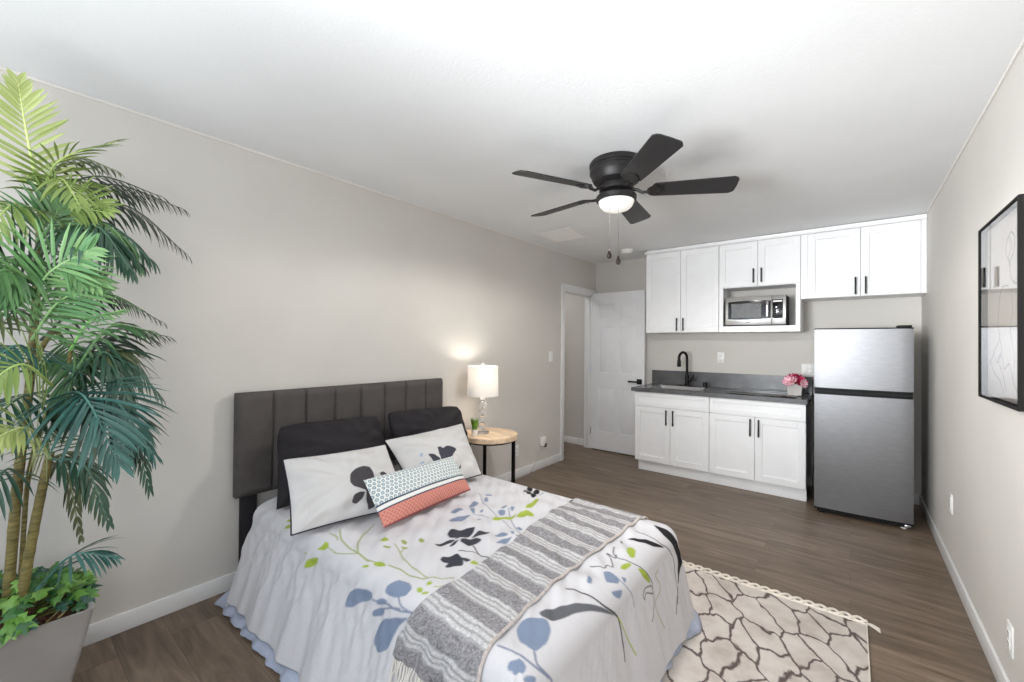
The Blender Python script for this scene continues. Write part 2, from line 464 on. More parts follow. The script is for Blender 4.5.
b = B(); b.box(-4.42, -4.3, YR - 0.12, YB + 0.12, 0, H); b.box(-4.3, XL - TW, 2.9, 3.0, 0, H)
struct(b.build('wall_hall', M['wall']), 'grey hallway wall beyond the doorway', 'wall')
# assumed rear window, out of view
b = B(); fw = 0.05
for x0, x1, z0, z1 in ((WX0, WX1, WZ0, WZ0 + fw), (WX0, WX1, WZ1 - fw, WZ1), (WX0, WX0 + fw, WZ0, WZ1), (WX1 - fw, WX1, WZ0, WZ1), ((WX0 + WX1) / 2 - fw / 2, (WX0 + WX1) / 2 + fw / 2, WZ0, WZ1)):
    b.box(x0, x1, YR - 0.09, YR - 0.03, z0, z1, 0.004)
wn = struct(b.build('assumed_window_1', M['trim']), 'assumed wide white framed sliding window', 'window')
B().box(WX0 + fw, WX1 - fw, YR - 0.065, YR - 0.059, WZ0 + fw, WZ1 - fw).build('pane', M['glass'], wn)

def baseboard(name, segs, label):
    """segs: (x0, x1, y0, y1) footprints"""
    b = B()
    for x0, x1, y0, y1 in segs: b.box(x0, x1, y0, y1, 0, 0.087, 0.004)
    return struct(b.build(name, M['trim']), label, 'baseboard')
baseboard('baseboard_left', [(XL, XL + 0.013, YR, 4.197)], 'white baseboard along the left wall')
baseboard('baseboard_right', [(XR - 0.013, XR, YR, YB)], 'white baseboard along the right wall')
baseboard('baseboard_back', [(-0.29, XR - 0.013, YB - 0.013, YB)], 'white baseboard behind the fridge')
baseboard('baseboard_rear', [(XL + 0.013, XR - 0.013, YR, YR + 0.013)], 'white baseboard under the assumed window')
baseboard('baseboard_hall', [(-4.3, XL - TW - 0.02, YB - 0.013, YB)], 'white baseboard in the hallway')
# caulk beads where walls meet the ceiling
struct(B().tube([(XL + 0.004, YR, H - 0.004), (XL + 0.004, YB, H - 0.004)], 0.006, 6).build('trim_2', M['caulk']), 'pale bead along ceiling over left wall', 'trim')
struct(B().tube([(XR - 0.004, YR, H - 0.004), (XR - 0.004, 4.7, H - 0.004)], 0.006, 6).build('trim_3', M['caulk']), 'pale bead along ceiling over right wall', 'trim')
# door casing and jamb
b = B(); cw = 0.062
b.box(XL, XL + 0.016, DY0 - cw, DY0, 0, DZ + cw, 0.004); b.box(XL, XL + 0.016, DY1, DY1 + cw, 0, DZ + cw, 0.004); b.box(XL, XL + 0.016, DY0, DY1, DZ, DZ + cw, 0.004)
b.box(XL, XL + 0.022, DY0 - cw - 0.004, DY0 - cw + 0.012, 0, DZ + cw + 0.004, 0.003); b.box(XL, XL + 0.022, DY0 - cw, DY1 + cw, DZ + cw - 0.012, DZ + cw + 0.004, 0.003)
b.box(XL - TW - 0.004, XL, DY0, DY0 + 0.014, 0, DZ); b.box(XL - TW - 0.004, XL, DY1 - 0.014, DY1, 0, DZ); b.box(XL - TW - 0.004, XL, DY0, DY1, DZ - 0.014, DZ)
b.box(XL - 0.075, XL - 0.04, DY1 - 0.026, DY1 - 0.014, 0, DZ - 0.014, 0.002); b.box(XL - 0.075, XL - 0.04, DY0 + 0.014, DY0 + 0.026, 0, DZ - 0.014, 0.002)
struct(b.build('trim_1', M['trim']), 'white casing around the doorway', 'door frame')

def panel_door(b, x0, x1, z0, z1, yf, th, cells, rec=0.012, raised=True):
    """slab facing -Y with recessed cells [(x0,x1,z0,z1) in door fractions]"""
    b.box(x0, x1, yf + rec, yf + th, z0, z1, 0.002)
    # stiles and rails as a grid minus cells
    xs = sorted({x0, x1, *[c[0] for c in cells], *[c[1] for c in cells]}); zs = sorted({z0, z1, *[c[2] for c in cells], *[c[3] for c in cells]})
    for i in range(len(xs) - 1):
        for j in range(len(zs) - 1):
            mx, mz = (xs[i] + xs[i + 1]) / 2, (zs[j] + zs[j + 1]) / 2
            if not any(c[0] < mx < c[1] and c[2] < mz < c[3] for c in cells):
                b.box(xs[i], xs[i + 1], yf, yf + rec + 0.001, zs[j], zs[j + 1])
    if raised:
        for c in cells:
            m = 0.022
            bm = bmesh.new()
            o = [(c[0] + 0.006, c[2] + 0.006), (c[1] - 0.006, c[2] + 0.006), (c[1] - 0.006, c[3] - 0.006), (c[0] + 0.006, c[3] - 0.006)]
            n_ = [(c[0] + m + 0.012, c[2] + m + 0.012), (c[1] - m - 0.012, c[2] + m + 0.012), (c[1] - m - 0.012, c[3] - m - 0.012), (c[0] + m + 0.012, c[3] - m - 0.012)]
            vs = [(x, yf + rec, z) for x, z in o] + [(x, yf + 0.002, z) for x, z in n_]
            b.add(vs, [(4, 5, 6, 7)] + [(k, (k + 1) % 4, 4 + (k + 1) % 4, 4 + k) for k in range(4)])
            bm.free()

dx0, dx1, dz0, dz1, dyf = -2.640, -1.932, 0.014, 2.026, 4.945
cl = []
xm = (dx0 + dx1) / 2
for a, c in ((dx0 + 0.105, xm - 0.045), (xm + 0.045, dx1 - 0.105)):
    cl += [(a, c, dz0 + 0.23, dz0 + 0.80), (a, c, dz0 + 0.99, dz0 + 1.58), (a, c, dz0 + 1.68, dz0 + 1.87)]
b = B(); panel_door(b, dx0, dx1, dz0, dz1, dyf, 0.035, cl)
door = struct(b.build('door_1', M['door']), 'white six-panel door standing open against the back wall', 'door')
b = B(); hx, hz = dx1 - 0.06, 0.915
b.box(hx - 0.032, hx + 0.032, dyf - 0.009, dyf, hz - 0.032, hz + 0.032, 0.002)
b.tube([(hx, dyf - 0.004, hz), (hx, dyf - 0.055, hz)], 0.011, 12)
b.box(hx - 0.125, hx + 0.014, dyf - 0.062, dyf - 0.044, hz - 0.010, hz + 0.010, 0.004)
b.build('door_handle', M['black'], door)
for hzz in (0.2, 1.0, 1.82):
    B().tube([(dx0 - 0.004, dyf - 0.004, hzz), (dx0 - 0.004, dyf - 0.004, hzz + 0.09)], 0.006, 8).build('hinge', M['chrome'], door)

# ------------------------------------------------------------------ kitchenette
def shaker(name, x0, x1, z0, z1, yf, parent, fr=0.058, th=0.02):
    b = B()
    b.box(x0 + fr - 0.004, x1 - fr + 0.004, yf + 0.013, yf + th, z0 + fr - 0.004, z1 - fr + 0.004)
    for a in ((x0, x0 + fr, z0, z1), (x1 - fr, x1, z0, z1), (x0 + fr, x1 - fr, z0, z0 + fr), (x0 + fr, x1 - fr, z1 - fr, z1)):
        b.box(a[0], a[1], yf, yf + th, a[2], a[3], 0.0015, 1)
    return b.build(name, M['cab'], parent)
def bar_pull(x, z0, z1, yf, door):
    b = B(); b.box(x - 0.006, x + 0.006, yf - 0.034, yf - 0.022, z0, z1, 0.002)
    for z in (z0 + 0.018, z1 - 0.018): b.tube([(x, yf - 0.024, z), (x, yf, z)], 0.005, 8)
    return b.build('handle', M['black'], door)

YU = 4.716; UZ0 = 1.5; UZT = 2.395
G_UP = 'white upper cabinets along the back wall'
def upper(x0, x1, z0, label, doorz0=None, handle=(0.02, 0.16), niche=None, left_fill=0.0, right_fill=0.0, fr=0.058):
    t = thing('upper_cabinet', label, 'cabinet', ((x0 + x1) / 2, (YU + YB) / 2, z0), G_UP)
    y1 = YB - 0.002
    b = B()
    yb = YU + 0.021
    if niche is None:
        b.box(x0, x1, yb, y1, z0, UZT + 0.005, 0.001, 1)
        b.box(x0, x0 + 0.001 + left_fill, YU + 0.002, yb + 0.001, z0, UZT)
        if right_fill: b.box(x1 - right_fill, x1, YU + 0.004, yb + 0.001, z0, UZT)
    else:
        n0, n1, nz0, nz1 = niche
        b.box(x0, x1, yb, y1, nz1, UZT + 0.005)
        b.box(x0, n0, yb, y1, z0, nz1); b.box(n1, x1, yb, y1, z0, nz1); b.box(n0, n1, yb, y1, z0, nz0)
        for a in ((x0 + 0.002, n0, z0, nz1), (n1, x1 - 0.002, z0, nz1), (n0, n1, z0, nz0)): b.box(a[0], a[1], YU, yb, a[2], a[3], 0.001, 1)
    b.build('carcass', M['cab'], t)
    dz = doorz0 if doorz0 else z0
    xl = x0 + left_fill; xr = x1 - right_fill; xm = (xl + xr) / 2; g = 0.002
    for s in (0, 1):
        a, c = ((xl + g, xm - g), (xm + g, xr - g))[s]
        d = shaker('door', a, c, dz + 0.002, UZT - 0.004, YU, t, fr)
        bar_pull(c - 0.032 if s == 0 else a + 0.032, dz + handle[0], dz + handle[1], YU, d)
    return t
upper(-1.828, -1.062, UZ0, 'tall white two-door wall cabinet beside the open door', handle=(0.018, 0.158))
upper(-1.060, -0.363, UZ0, 'white wall cabinet with an open niche holding the microwave', doorz0=1.952, handle=(0.03, 0.17), niche=(-1.02, -0.40, 1.558, 1.948))
upper(-0.361, XR - 0.002, 1.80, 'white two-door wall cabinet above the refrigerator', handle=(0.015, 0.165), left_fill=0.048, right_fill=0.032)
# crown moulding strip over the cabinets
prof = [(0.0, 0.0), (-0.006, 0.0), (-0.018, 0.024), (-0.018, 0.036), (0.0, 0.036)]
b = B(); b.prism(prof, -1.848, XR - 0.002, lambda p, q, h: (h, YU + 0.004 + p, UZT + 0.002 + q))
b.box(-1.848, -1.828, YU - 0.014, YB - 0.002, UZT + 0.026, UZT + 0.038); b.box(-1.84, -1.829, YU + 0.004, YB - 0.002, UZT + 0.002, UZT + 0.03)
struct(b.build('trim_4', M['cab']), 'white crown strip on top of the wall cabinets', 'trim')

YF = 4.442
def base(x0, x1, label, hz=(0.525, 0.685)):
    t = thing('base_cabinet', label, 'cabinet', ((x0 + x1) / 2, (YF + YB) / 2, 0), 'white base cabinets under the countertop')
    b = B(); y1 = YB - 0.002
    b.box(x0, x0 + 0.018, YF + 0.021, y1, 0.11, 0.858); b.box(x1 - 0.018, x1, YF + 0.021, y1, 0.11, 0.858)
    b.box(x0 + 0.018, x1 - 0.018, YF + 0.021, y1, 0.11, 0.128); b.box(x0 + 0.018, x1 - 0.018, y1 - 0.01, y1, 0.128, 0.858)
    b.box(x0, x1, YF + 0.021, YF + 0.04, 0.68, 0.858); b.box((x0 + x1) / 2 - 0.02, (x0 + x1) / 2 + 0.02, YF + 0.021, YF + 0.04, 0.128, 0.7)
    b.build('carcass', M['cab'], t)
    B().box(x0 + (0.018 if x0 < -1.5 else 0), x1, YF + 0.062, YF + 0.08, 0.0, 0.112, 0.001, 1).build('toe_kick', M['cab'], t)
    g = 0.002
    shaker('drawer_front', x0 + g, x1 - g, 0.705, 0.852, YF, t, 0.04)
    xm = (x0 + x1) / 2
    for s in (0, 1):
        a, c = ((x0 + g, xm - g), (xm + g, x1 - g))[s]
        d = shaker('door', a, c, 0.118, 0.70, YF, t)
        bar_pull(c - 0.032 if s == 0 else a + 0.032, hz[0], hz[1], YF, d)
base(-1.838, -1.0815, 'white base cabinet under the sink, by the open door')
base(-1.0805, -0.299, 'white base cabinet under the flower pot, next to the refrigerator')

# worktop with a cut-out for the sink, and its upstand
CX0, CX1, CY0, CY1, CZ0, CZ1 = -1.873, -0.288, 4.412, YB - 0.002, 0.86, 0.90
SX0, SX1, SY0, SY1 = -1.74, -1.17, 4.50, 4.93
t = thing('countertop', 'charcoal grey countertop with a low backsplash, over the base cabinets', 'countertop', ((CX0 + CX1) / 2, CY0, CZ0))
b = B()
b.box(CX0, SX0 + 0.015, CY0, CY1, CZ0, CZ1, 0.002, 1); b.box(SX1 - 0.015, CX1, CY0, CY1, CZ0, CZ1, 0.002, 1)
b.box(SX0 + 0.015, SX1 - 0.015, CY0, SY0 + 0.015, CZ0, CZ1, 0.002, 1); b.box(SX0 + 0.015, SX1 - 0.015, SY1 - 0.015, CY1, CZ0, CZ1, 0.002, 1)
b.build('slab', M['counter'], t)
B().box(CX0, CX1, CY1 - 0.02, CY1, CZ1, 1.062, 0.002, 1).build('backsplash', M['counter'], t)

# sink
t = thing('sink', 'stainless drop-in sink in the grey countertop', 'sink', ((SX0 + SX1) / 2, (SY0 + SY1) / 2, CZ1))
b = B(); zi = CZ1 + 0.006
def rrect(x0, x1, y0, y1, r, z, n=5):
    out = []
    for cx, cy, a0 in ((x1 - r, y1 - r, 0), (x0 + r, y1 - r, 90), (x0 + r, y0 + r, 180), (x1 - r, y0 + r, 270)):
        for k in range(n + 1):
            a = math.radians(a0 + 90 * k / n); out.append((cx + r * math.cos(a), cy + r * math.sin(a), z))
    return out
loops = [rrect(SX0, SX1, SY0, SY1, 0.04, CZ1 + 0.001), rrect(SX0 + .004, SX1 - .004, SY0 + .004, SY1 - .004, 0.04, zi), rrect(SX0 + .026, SX1 - .026, SY0 + .026, SY1 - .07, 0.04, zi),
         rrect(SX0 + .034, SX1 - .034, SY0 + .034, SY1 - .078, 0.04, CZ1 - 0.005), rrect(SX0 + .045, SX1 - .045, SY0 + .045, SY1 - .09, 0.05, CZ1 - 0.15), rrect(SX0 + .09, SX1 - .09, SY0 + .09, SY1 - .13, 0.04, CZ1 - 0.165)]
n = len(loops[0]); vs = sum(loops, []); fs = []
for k in range(len(loops) - 1):
    fs += [(k * n + i, k * n + (i + 1) % n, (k + 1) * n + (i + 1) % n, (k + 1) * n + i) for i in range(n)]
fs.append(tuple((len(loops) - 1) * n + i for i in range(n)))
b.add(vs, fs).build('basin', M['steel_plain'], t)
B().lathe([(0.0, 0.004), (0.03, 0.004), (0.04, 0.001), (0.042, 0)], ((SX0 + SX1) / 2, (SY0 + SY1) / 2 - .02, CZ1 - 0.164), 20).build('drain', M['chrome'], t)

# faucet on the sink deck
fx, fy = -1.425, SY1 - 0.033
t = thing('faucet', 'black gooseneck kitchen faucet behind the sink', 'faucet', (fx, fy, zi))
b = B(); b.box(fx - 0.10, fx + 0.10, fy - 0.026, fy + 0.026, zi, zi + 0.008, 0.004)
b.lathe([(0.028, 0.008), (0.028, 0.014), (0.021, 0.02), (0.0215, 0.11), (0.018, 0.13), (0.0, 0.13)], (fx, fy, zi), 20)
b.build('faucet_body', M['black'], t)
pts = [(fx, fy, zi + 0.12), (fx, fy, zi + 0.28)]
R_ = 0.062; dvx, dvy = -0.42, -0.907
for k in range(1, 13):
    a = PI * k / 12; h = R_ * (1 - math.cos(a)); pts.append((fx + dvx * h, fy + dvy * h, zi + 0.315 + R_ * math.sin(a)))
pts.insert(2, (fx, fy, zi + 0.315))
e = pts[-1]; pts += [(e[0], e[1], e[2] - 0.02)]
B().tube(pts, 0.0145, 12).build('gooseneck', M['black'], t)
B().lathe([(0.0145, 0), (0.019, -0.02), (0.022, -0.075), (0.018, -0.085), (0.0, -0.085)], (e[0], e[1], e[2] - 0.012), 16).build('spray_head', M['black'], t)
b = B(); b.tube([(fx, fy, zi + 0.075), (fx + 0.055, fy, zi + 0.075)], 0.018, 12); b.tube([(fx + 0.045, fy, zi + 0.075), (fx + 0.062, fy - 0.004, zi + 0.10), (fx + 0.072, fy - 0.006, zi + 0.135)], [0.011, 0.009, 0.007], 10)
b.build('lever', M['black'], t)
t = B().lathe([(0.021, 0), (0.021, 0.05), (0.019, 0.055), (0.0, 0.055)], (-1.235, fy, zi), 18).build('air_gap_cap', M['black'])
tag(t, 'small black cylindrical cap on the sink deck right of the faucet', 'faucet fitting')

# cooktop
t = thing('cooktop', 'flat black glass cooktop on the right half of the countertop', 'cooktop', (-0.64, 4.7, CZ1))
B().box(-0.93, -0.375, 4.47, 4.96, CZ1 + 0.0005, CZ1 + 0.007, 0.003).build('glass_top', M['blackglass'], t)
for x, r in ((-0.79, 0.085), (-0.53, 0.10)):
    B().lathe([(r - 0.003, 0), (r - 0.003, 0.0006), (r, 0.0006), (r, 0)], (x, 4.73, CZ1 + 0.0069), 40).build('burner_ring', M['slot'], t)

# flower pot
px, py, pz = -0.405, 4.735, CZ1 + 0.0075
t = thing('potted_flowers', 'square whitewashed pot of pink and magenta flowers on the countertop', 'potted flowers', (px, py, pz))
b = B(); s0, s1 = 0.052, 0.060; hh = 0.105
o = [(-s0, -s0, 0), (s0, -s0, 0), (s0, s0, 0), (-s0, s0, 0), (-s1, -s1, hh), (s1, -s1, hh), (s1, s1, hh), (-s1, s1, hh), (-s1 + .006, -s1 + .006, hh), (s1 - .006, -s1 + .006, hh), (s1 - .006, s1 - .006, hh), (-s1 + .006, s1 - .006, hh), (-s1 + .008, -s1 + .008, hh - .02), (s1 - .008, -s1 + .008, hh - .02), (s1 - .008, s1 - .008, hh - .02), (-s1 + .008, s1 - .008, hh - .02)]
fs = [(3, 2, 1, 0), (12, 13, 14, 15)]
for k in range(3): fs += [(k * 4 + i, k * 4 + (i + 1) % 4, k * 4 + 4 + (i + 1) % 4, k * 4 + 4 + i) for i in range(4)]
b.add([(px + x, py + y, pz + z) for x, y, z in o], fs).build('pot', M['concrete'], t)
def flower(c, R, cols, seed, tilt):
    r = random.Random(seed); b = B()
    ax = Vector(tilt).normalized(); qd = Vector((0, 0, 1)).rotation_difference(ax)
    for ring, (n, rad, up) in enumerate(((11, 1.0, 0.15), (9, 0.8, 0.5), (7, 0.55, 0.85))):
        for k in range(n):
            a = 2 * PI * (k + ring * 0.4) / n + r.uniform(-.1, .1); b.ccol = lin(r.choice(cols))
            L = R * rad; w = R * 0.2; d = Vector((math.cos(a) * math.cos(up), math.sin(a) * math.cos(up), math.sin(up))); sd = Vector((-math.sin(a), math.cos(a), 0)); nn = d.cross(sd)
            P = []
            for tt, ww, cv in ((0.05, .35, 0), (0.35, .9, .06), (0.7, 1, .10), (0.9, .6, .06), (1.0, .05, 0.0)):
                for q in (-1, 0, 1): P.append(qd @ (d * (L * tt) + sd * (w * ww * q) - nn * (L * (cv - abs(q) * .05))) + Vector(c))
            b.add(P, [(i * 3 + j, i * 3 + j + 1, i * 3 + j + 4, i * 3 + j + 3) for i in range(4) for j in range(2)])
    return b
PK = [(242, 190, 204), (236, 170, 190), (250, 216, 222)]; MG = [(176, 30, 72), (200, 52, 96), (150, 24, 58)]
for c, R, cols, sd, tl in (((-.028, -.035, .02), .058, PK, 1, (-.4, -.8, .7)), ((.035, -.03, .018), .052, MG, 2, (.4, -.7, .7)), ((-.012, .0, .045), .055, MG, 3, (-.1, -.2, 1)), ((.045, .03, .022), .05, PK, 4, (.8, .2, .6)), ((-.045, .03, .02), .05, MG, 5, (-.8, .3, .6)), ((.015, .045, .03), .05, MG, 6, (.1, .7, .8)), ((.055, -.045, .004), .035, PK, 7, (.7, -.7, .2))):
    flower((px + c[0] * 1.25, py + c[1] * 1.15, pz + hh + c[2] * 1.3), R * 1.22, cols, sd, tl).build('flower', M['petal'], t, color=True, fix=False)
b = B(); r = random.Random(3)
for k in range(26):
    a = r.uniform(0, 2 * PI); q = r.uniform(.01, .05); L = r.uniform(.03, .05)
    p = Vector((px + q * math.cos(a), py + q * math.sin(a), pz + hh - .012)); d = Vector((math.cos(a), math.sin(a), r.uniform(.2, .9))) * L; sd = Vector((-math.sin(a), math.cos(a), 0)) * .008
    b.add([p, p + d * .5 + sd, p + d, p + d * .5 - sd], [(0, 1, 2, 3)])
b.build('foliage', M['grass'], t, fix=False)

# microwave in the niche
mx0, mx1, my0, my1, mz0, mz1 = -1.0, -0.478, 4.725, 5.02, 1.566, 1.852
t = thing('microwave', 'stainless microwave oven in the open cabinet niche', 'microwave', ((mx0 + mx1) / 2, my0, mz0 - 0.008))
b = B(); b.box(mx0, mx1, my0 + 0.02, my1, mz0, mz1, 0.004)
for x in (mx0 + .05, mx1 - .05):
    for y in (my0 + .05, my1 - .05): b.lathe([(0.012, -.0075), (0.012, 0.001), (0, .001)], (x, y, mz0), 12)
b.build('housing', M['blackmatte'], t)
pxs = mx1 - 0.118
d = B().box(mx0, pxs - 0.001, my0, my0 + 0.021, mz0 + 0.002, mz1 - 0.002, 0.003).build('door', M['mwsteel'], t)
def arched(x0, x1, z0, z1, yf, bow, n=14):
    top = [(x0 + (x1 - x0) * k / n, z1 + bow * (1 - (2 * k / n - 1) ** 2)) for k in range(n + 1)]
    bot = [(x1 - (x1 - x0) * k / n, z0 - bow * (1 - (2 * k / n - 1) ** 2)) for k in range(n + 1)]
    return top + bot
B().prism(arched(mx0 + 0.025, pxs - 0.004, mz0 + 0.065, mz1 - 0.05, 0, 0.010), my0 - 0.001, my0 + 0.006, lambda x, z, h: (x, h, z)).build('window_surround', M['blackglass'], d)
def mesh_glass():
    t_ = NT('perforated_oven_window', 0.25, 0.2, (70, 70, 72))
    mp = t_.coords((1, 1, 1)); v = t_.n('ShaderNodeTexVoronoi'); v.inputs['Scale'].default_value = 170; t_.l(mp, 0, v, 'Vector')
    r_ = t_.ramp(v, 'Distance', [(0.15, (16, 16, 17)), (0.55, (92, 92, 92))]); t_.to(r_, 'Color', 'Base Color')
    t_.bump(v, 'Distance', 0.6, 0.002); return t_.m
B().box(mx0 + 0.055, pxs - 0.085, my0 - 0.003, my0 + 0.002, mz0 + 0.072, mz1 - 0.068, 0.001, 1).build('window', mesh_glass(), d)
b = B(); hx_ = pxs - 0.032
b.box(hx_ - 0.011, hx_ + 0.011, my0 - 0.036, my0 - 0.022, mz0 + 0.075, mz1 - 0.055, 0.005, 3)
for z in (mz0 + 0.09, mz1 - 0.07): b.box(hx_ - 0.007, hx_ + 0.007, my0 - 0.026, my0 + 0.001, z - 0.008, z + 0.008, 0.002)
b.build('handle', M['chrome'], d)
cp = B().box(pxs + 0.001, mx1, my0, my0 + 0.021, mz0 + 0.002, mz1 - 0.002, 0.003).build('control_panel', M['mwsteel'], t)
B().box(pxs + 0.006, mx1 - 0.022, my0 - 0.001, my0 + 0.004, mz0 + 0.062, mz1 - 0.042, 0.003).build('keypad', M['blackglass'], cp)
b = B(); xk0, xk1 = pxs + 0.014, mx1 - 0.03
for r_ in range(5):
    for c_ in range(3):
        x = xk0 + (xk1 - xk0) * (c_ + .5) / 3; z = mz0 + 0.078 + r_ * 0.019
        b.box(x - .008, x + .008, my0 - .0016, my0 - .0004, z - .005, z + .005)
b.build('buttons', M['slot'], cp)
B().box(xk0, xk1, my0 - .0016, my0 - .0004, mz1 - 0.066, mz1 - 0.052).build('display', M['plate'], cp)
b = B(); b.box((mx0 + pxs) / 2 - .018, (mx0 + pxs) / 2 + .018, my0 - .0012, my0 + .002, mz0 + .026, mz0 + .031); b.build('badge', M['slot'], d)

# refrigerator
FX0, FX1, FYF, FD, FZ = -0.232, 0.365, 4.262, 0.58, 1.51
t = thing('refrigerator', 'two-door stainless top-freezer refrigerator with black sides', 'refrigerator', ((FX0 + FX1) / 2, FYF, 0))
b = B(); b.box(FX0 + 0.003, FX1 - 0.003, FYF + 0.062, FYF + FD, 0.03, FZ - 0.01, 0.006); b.box(FX0 + 0.02, FX1 - 0.02, FYF + 0.03, FYF + 0.1, 0.015, 0.05)
b.build('cabinet', M['blackmatte'], t)
def bow(x0, x1, yf, n=16, depth=0.058, bw=0.014):
    fr = [(x0 + (x1 - x0) * k / n, yf + bw * (2 * k / n - 1) ** 2) for k in range(n + 1)]
    fr[0] = (x0, yf + bw + .004); fr[-1] = (x1, yf + bw + .004)
    return fr + [(x1, yf + depth), (x0, yf + depth)]
d1 = B().prism(bow(FX0, FX1, FYF), 1.026, FZ - 0.012).build('freezer_door', M['fridge'], t, 25)
d2 = B().prism(bow(FX0, FX1, FYF), 0.052, 0.972).build('fridge_door', M['fridge'], t, 25)
B().prism(bow(FX0, FX1, FYF - 0.001), FZ - 0.012, FZ - 0.002).build('top_trim', M['blackmatte'], d1, 25)
B().prism(bow(FX0, FX1, FYF - 0.001), 0.04, 0.052).build('bottom_trim', M['blackmatte'], d2, 25)
b = B()
n = 20
for zc0, zc1 in ((0.972, 1.026),):
    top = [(FX0 + 0.002 + (FX1 - FX0 - .004) * k / n) for k in range(n + 1)]
    b.prism([(x, FYF + 0.02 + 0.012 * (2 * k / n - 1) ** 2) for k, x in enumerate(top)] + [(FX1 - .002, FYF + 0.06), (FX0 + .002, FYF + 0.06)], zc0, zc1)
b.build('grip_recess', M['gap'], t, 25)
for nm, z0, z1, par in (('freezer_grip', 1.006, 1.027, d1), ('fridge_grip', 0.971, 0.990, d2)):
    B().prism(bow(FX0 + .004, FX1 - .004, FYF + 0.002, 16, 0.02), z0, z1).build(nm, M['blackmatte'], par, 25)
B().box(FX1 - 0.09, FX1 - 0.01, FYF + 0.005, FYF + 0.10, FZ - 0.004, FZ + 0.014, 0.004).build('hinge_cover', M['blackmatte'], t)
for x in (FX0 + 0.05, FX1 - 0.05):
    for y in (FYF + 0.06, FYF + FD - 0.05): B().lathe([(0.018, 0), (0.018, 0.012), (0.010, 0.014), (0.010, 0.035)], (x, y, 0), 14).build('foot', M['plate'] if x > 0 and y < FYF + .1 else M['blackmatte'], t)
B().box(FX1 - .05, FX1 - .015, FYF + .012, FYF + .07, 0.018, 0.04, .003).build('hinge_plate', M['steel_plain'], t)
t.rotation_euler = (0, 0, math.radians(2.0))
# cord of the refrigerator hanging between it and the cabinet
t = tag(B().tube(spline([(-0.262, 4.98, 0.70), (-0.258, 4.86, 0.35), (-0.268, 4.74, 0.16), (-0.262, 4.82, 0.02), (-0.262, 5.0, 0.012)], 30), 0.004, 8).build('power_cord', M['slot']), 'grey power cord in the gap beside the refrigerator', 'cord')

# ------------------------------------------------------------------ outlets, switches, picture
def plate(name, label, cat, c, nx, w=0.072, h=0.116, kind='outlet', group=None):
    """cover plate on a wall; nx = outward normal as (x, y)"""
    t = thing(name, label, cat, c, group)
    N = Vector((nx[0], nx[1], 0)); T = Vector((-nx[1], nx[0], 0)); c = Vector(c)
    def bx(b, u0, u1, z0, z1, d0, d1, bev=0.0):
        p = [c + T * u + N * d + Vector((0, 0, z)) for u in (u0, u1) for d in (d0, d1) for z in (z0, z1)]
        b.box(min(q.x for q in p), max(q.x for q in p), min(q.y for q in p), max(q.y for q in p), min(q.z for q in p), max(q.z for q in p), bev)
    b = B(); bx(b, -w / 2, w / 2, -h / 2, h / 2, 0.0004, 0.007, 0.0025); b.build('cover_plate', M['plate'], t)
    n = 2 if w > 0.1 else 1
    for k in range(n):
        uo = 0 if n == 1 else (-0.023, 0.023)[k]
        if kind == 'switch' or (kind == 'combo' and k == 0):
            b = B(); bx(b, uo - 0.0165, uo + 0.0165, -0.033, 0.033, 0.006, 0.0105, 0.002); b.build('rocker', M['plate'], t)
        elif kind == 'blank': pass
        else:
            for zo in (-0.0195, 0.0195):
                b = B(); bx(b, uo - 0.0165, uo + 0.0165, zo - 0.015, zo + 0.015, 0.006, 0.0095, 0.003); s = b.build('socket', M['plate'], t)
                b = B()
                for q in (-0.0065, 0.0065): bx(b, uo + q - .0012, uo + q + .0012, zo - .002, zo + .007, .0093, .0099)
                bx(b, uo - .002, uo + .002, zo - .010, zo - .006, .0093, .0099)
                b.build('slots', M['slot'], s)
    return t
plate('light_switch', 'white light switch on the left wall beside the doorway', 'light switch', (XL, 3.984, 1.222), (1, 0), kind='switch')
plate('wall_outlet', 'white outlet on the left wall near the doorway, with an adapter plugged in', 'outlet', (XL, 3.83, 0.285), (1, 0))
plate('wall_outlet', 'white outlet low on the left wall just right of the round table leg', 'outlet', (XL, 3.37, 0.275), (1, 0))
plate('wall_outlet', 'white outlet on the back wall above the countertop, right of the faucet', 'outlet', (-1.112, YB, 1.232), (0, -1), kind='outlet')
plate('wall_outlet', 'white outlet plate behind the pink flowers, next to the refrigerator', 'outlet', (-0.325, YB, 1.13), (0, -1), w=0.11, kind='combo')
plate('wall_outlet', 'white outlet low on the right wall, the farther one near the refrigerator', 'outlet', (XR, 3.646, 0.421), (-1, 0))
plate('wall_outlet', 'white outlet low on the right wall, the nearer one below the picture', 'outlet', (XR, 2.44, 0.255), (-1, 0))
# plug-in adapter with its cord
t = thing('plug_adapter', 'white plug-in adapter with a cord, in the outlet near the doorway', 'adapter', (XL + 0.03, 3.80, 0.29))
b = B(); b.box(XL + 0.0102, XL + 0.05, 3.775, 3.825, 0.25, 0.335, 0.006); b.box(XL + 0.0102, XL + 0.038, 3.828, 3.862, 0.285, 0.345, 0.008)
b.build('body', M['plate'], t)
b = B(); b.box(XL + 0.03, XL + 0.053, 3.812, 3.85, 0.235, 0.275, 0.006); b.build('plug', M['slot'], t)
B().tube(spline([(XL + 0.04, 3.80, 0.25), (XL + 0.035, 3.75, 0.17), (XL + 0.03, 3.66, 0.09), (XL + 0.03, 3.58, 0.012), (XL + 0.035, 3.3, 0.006), (XL + 0.03, 2.95, 0.006)], 40), 0.003, 6).build('cord', M['cordwhite'], t)

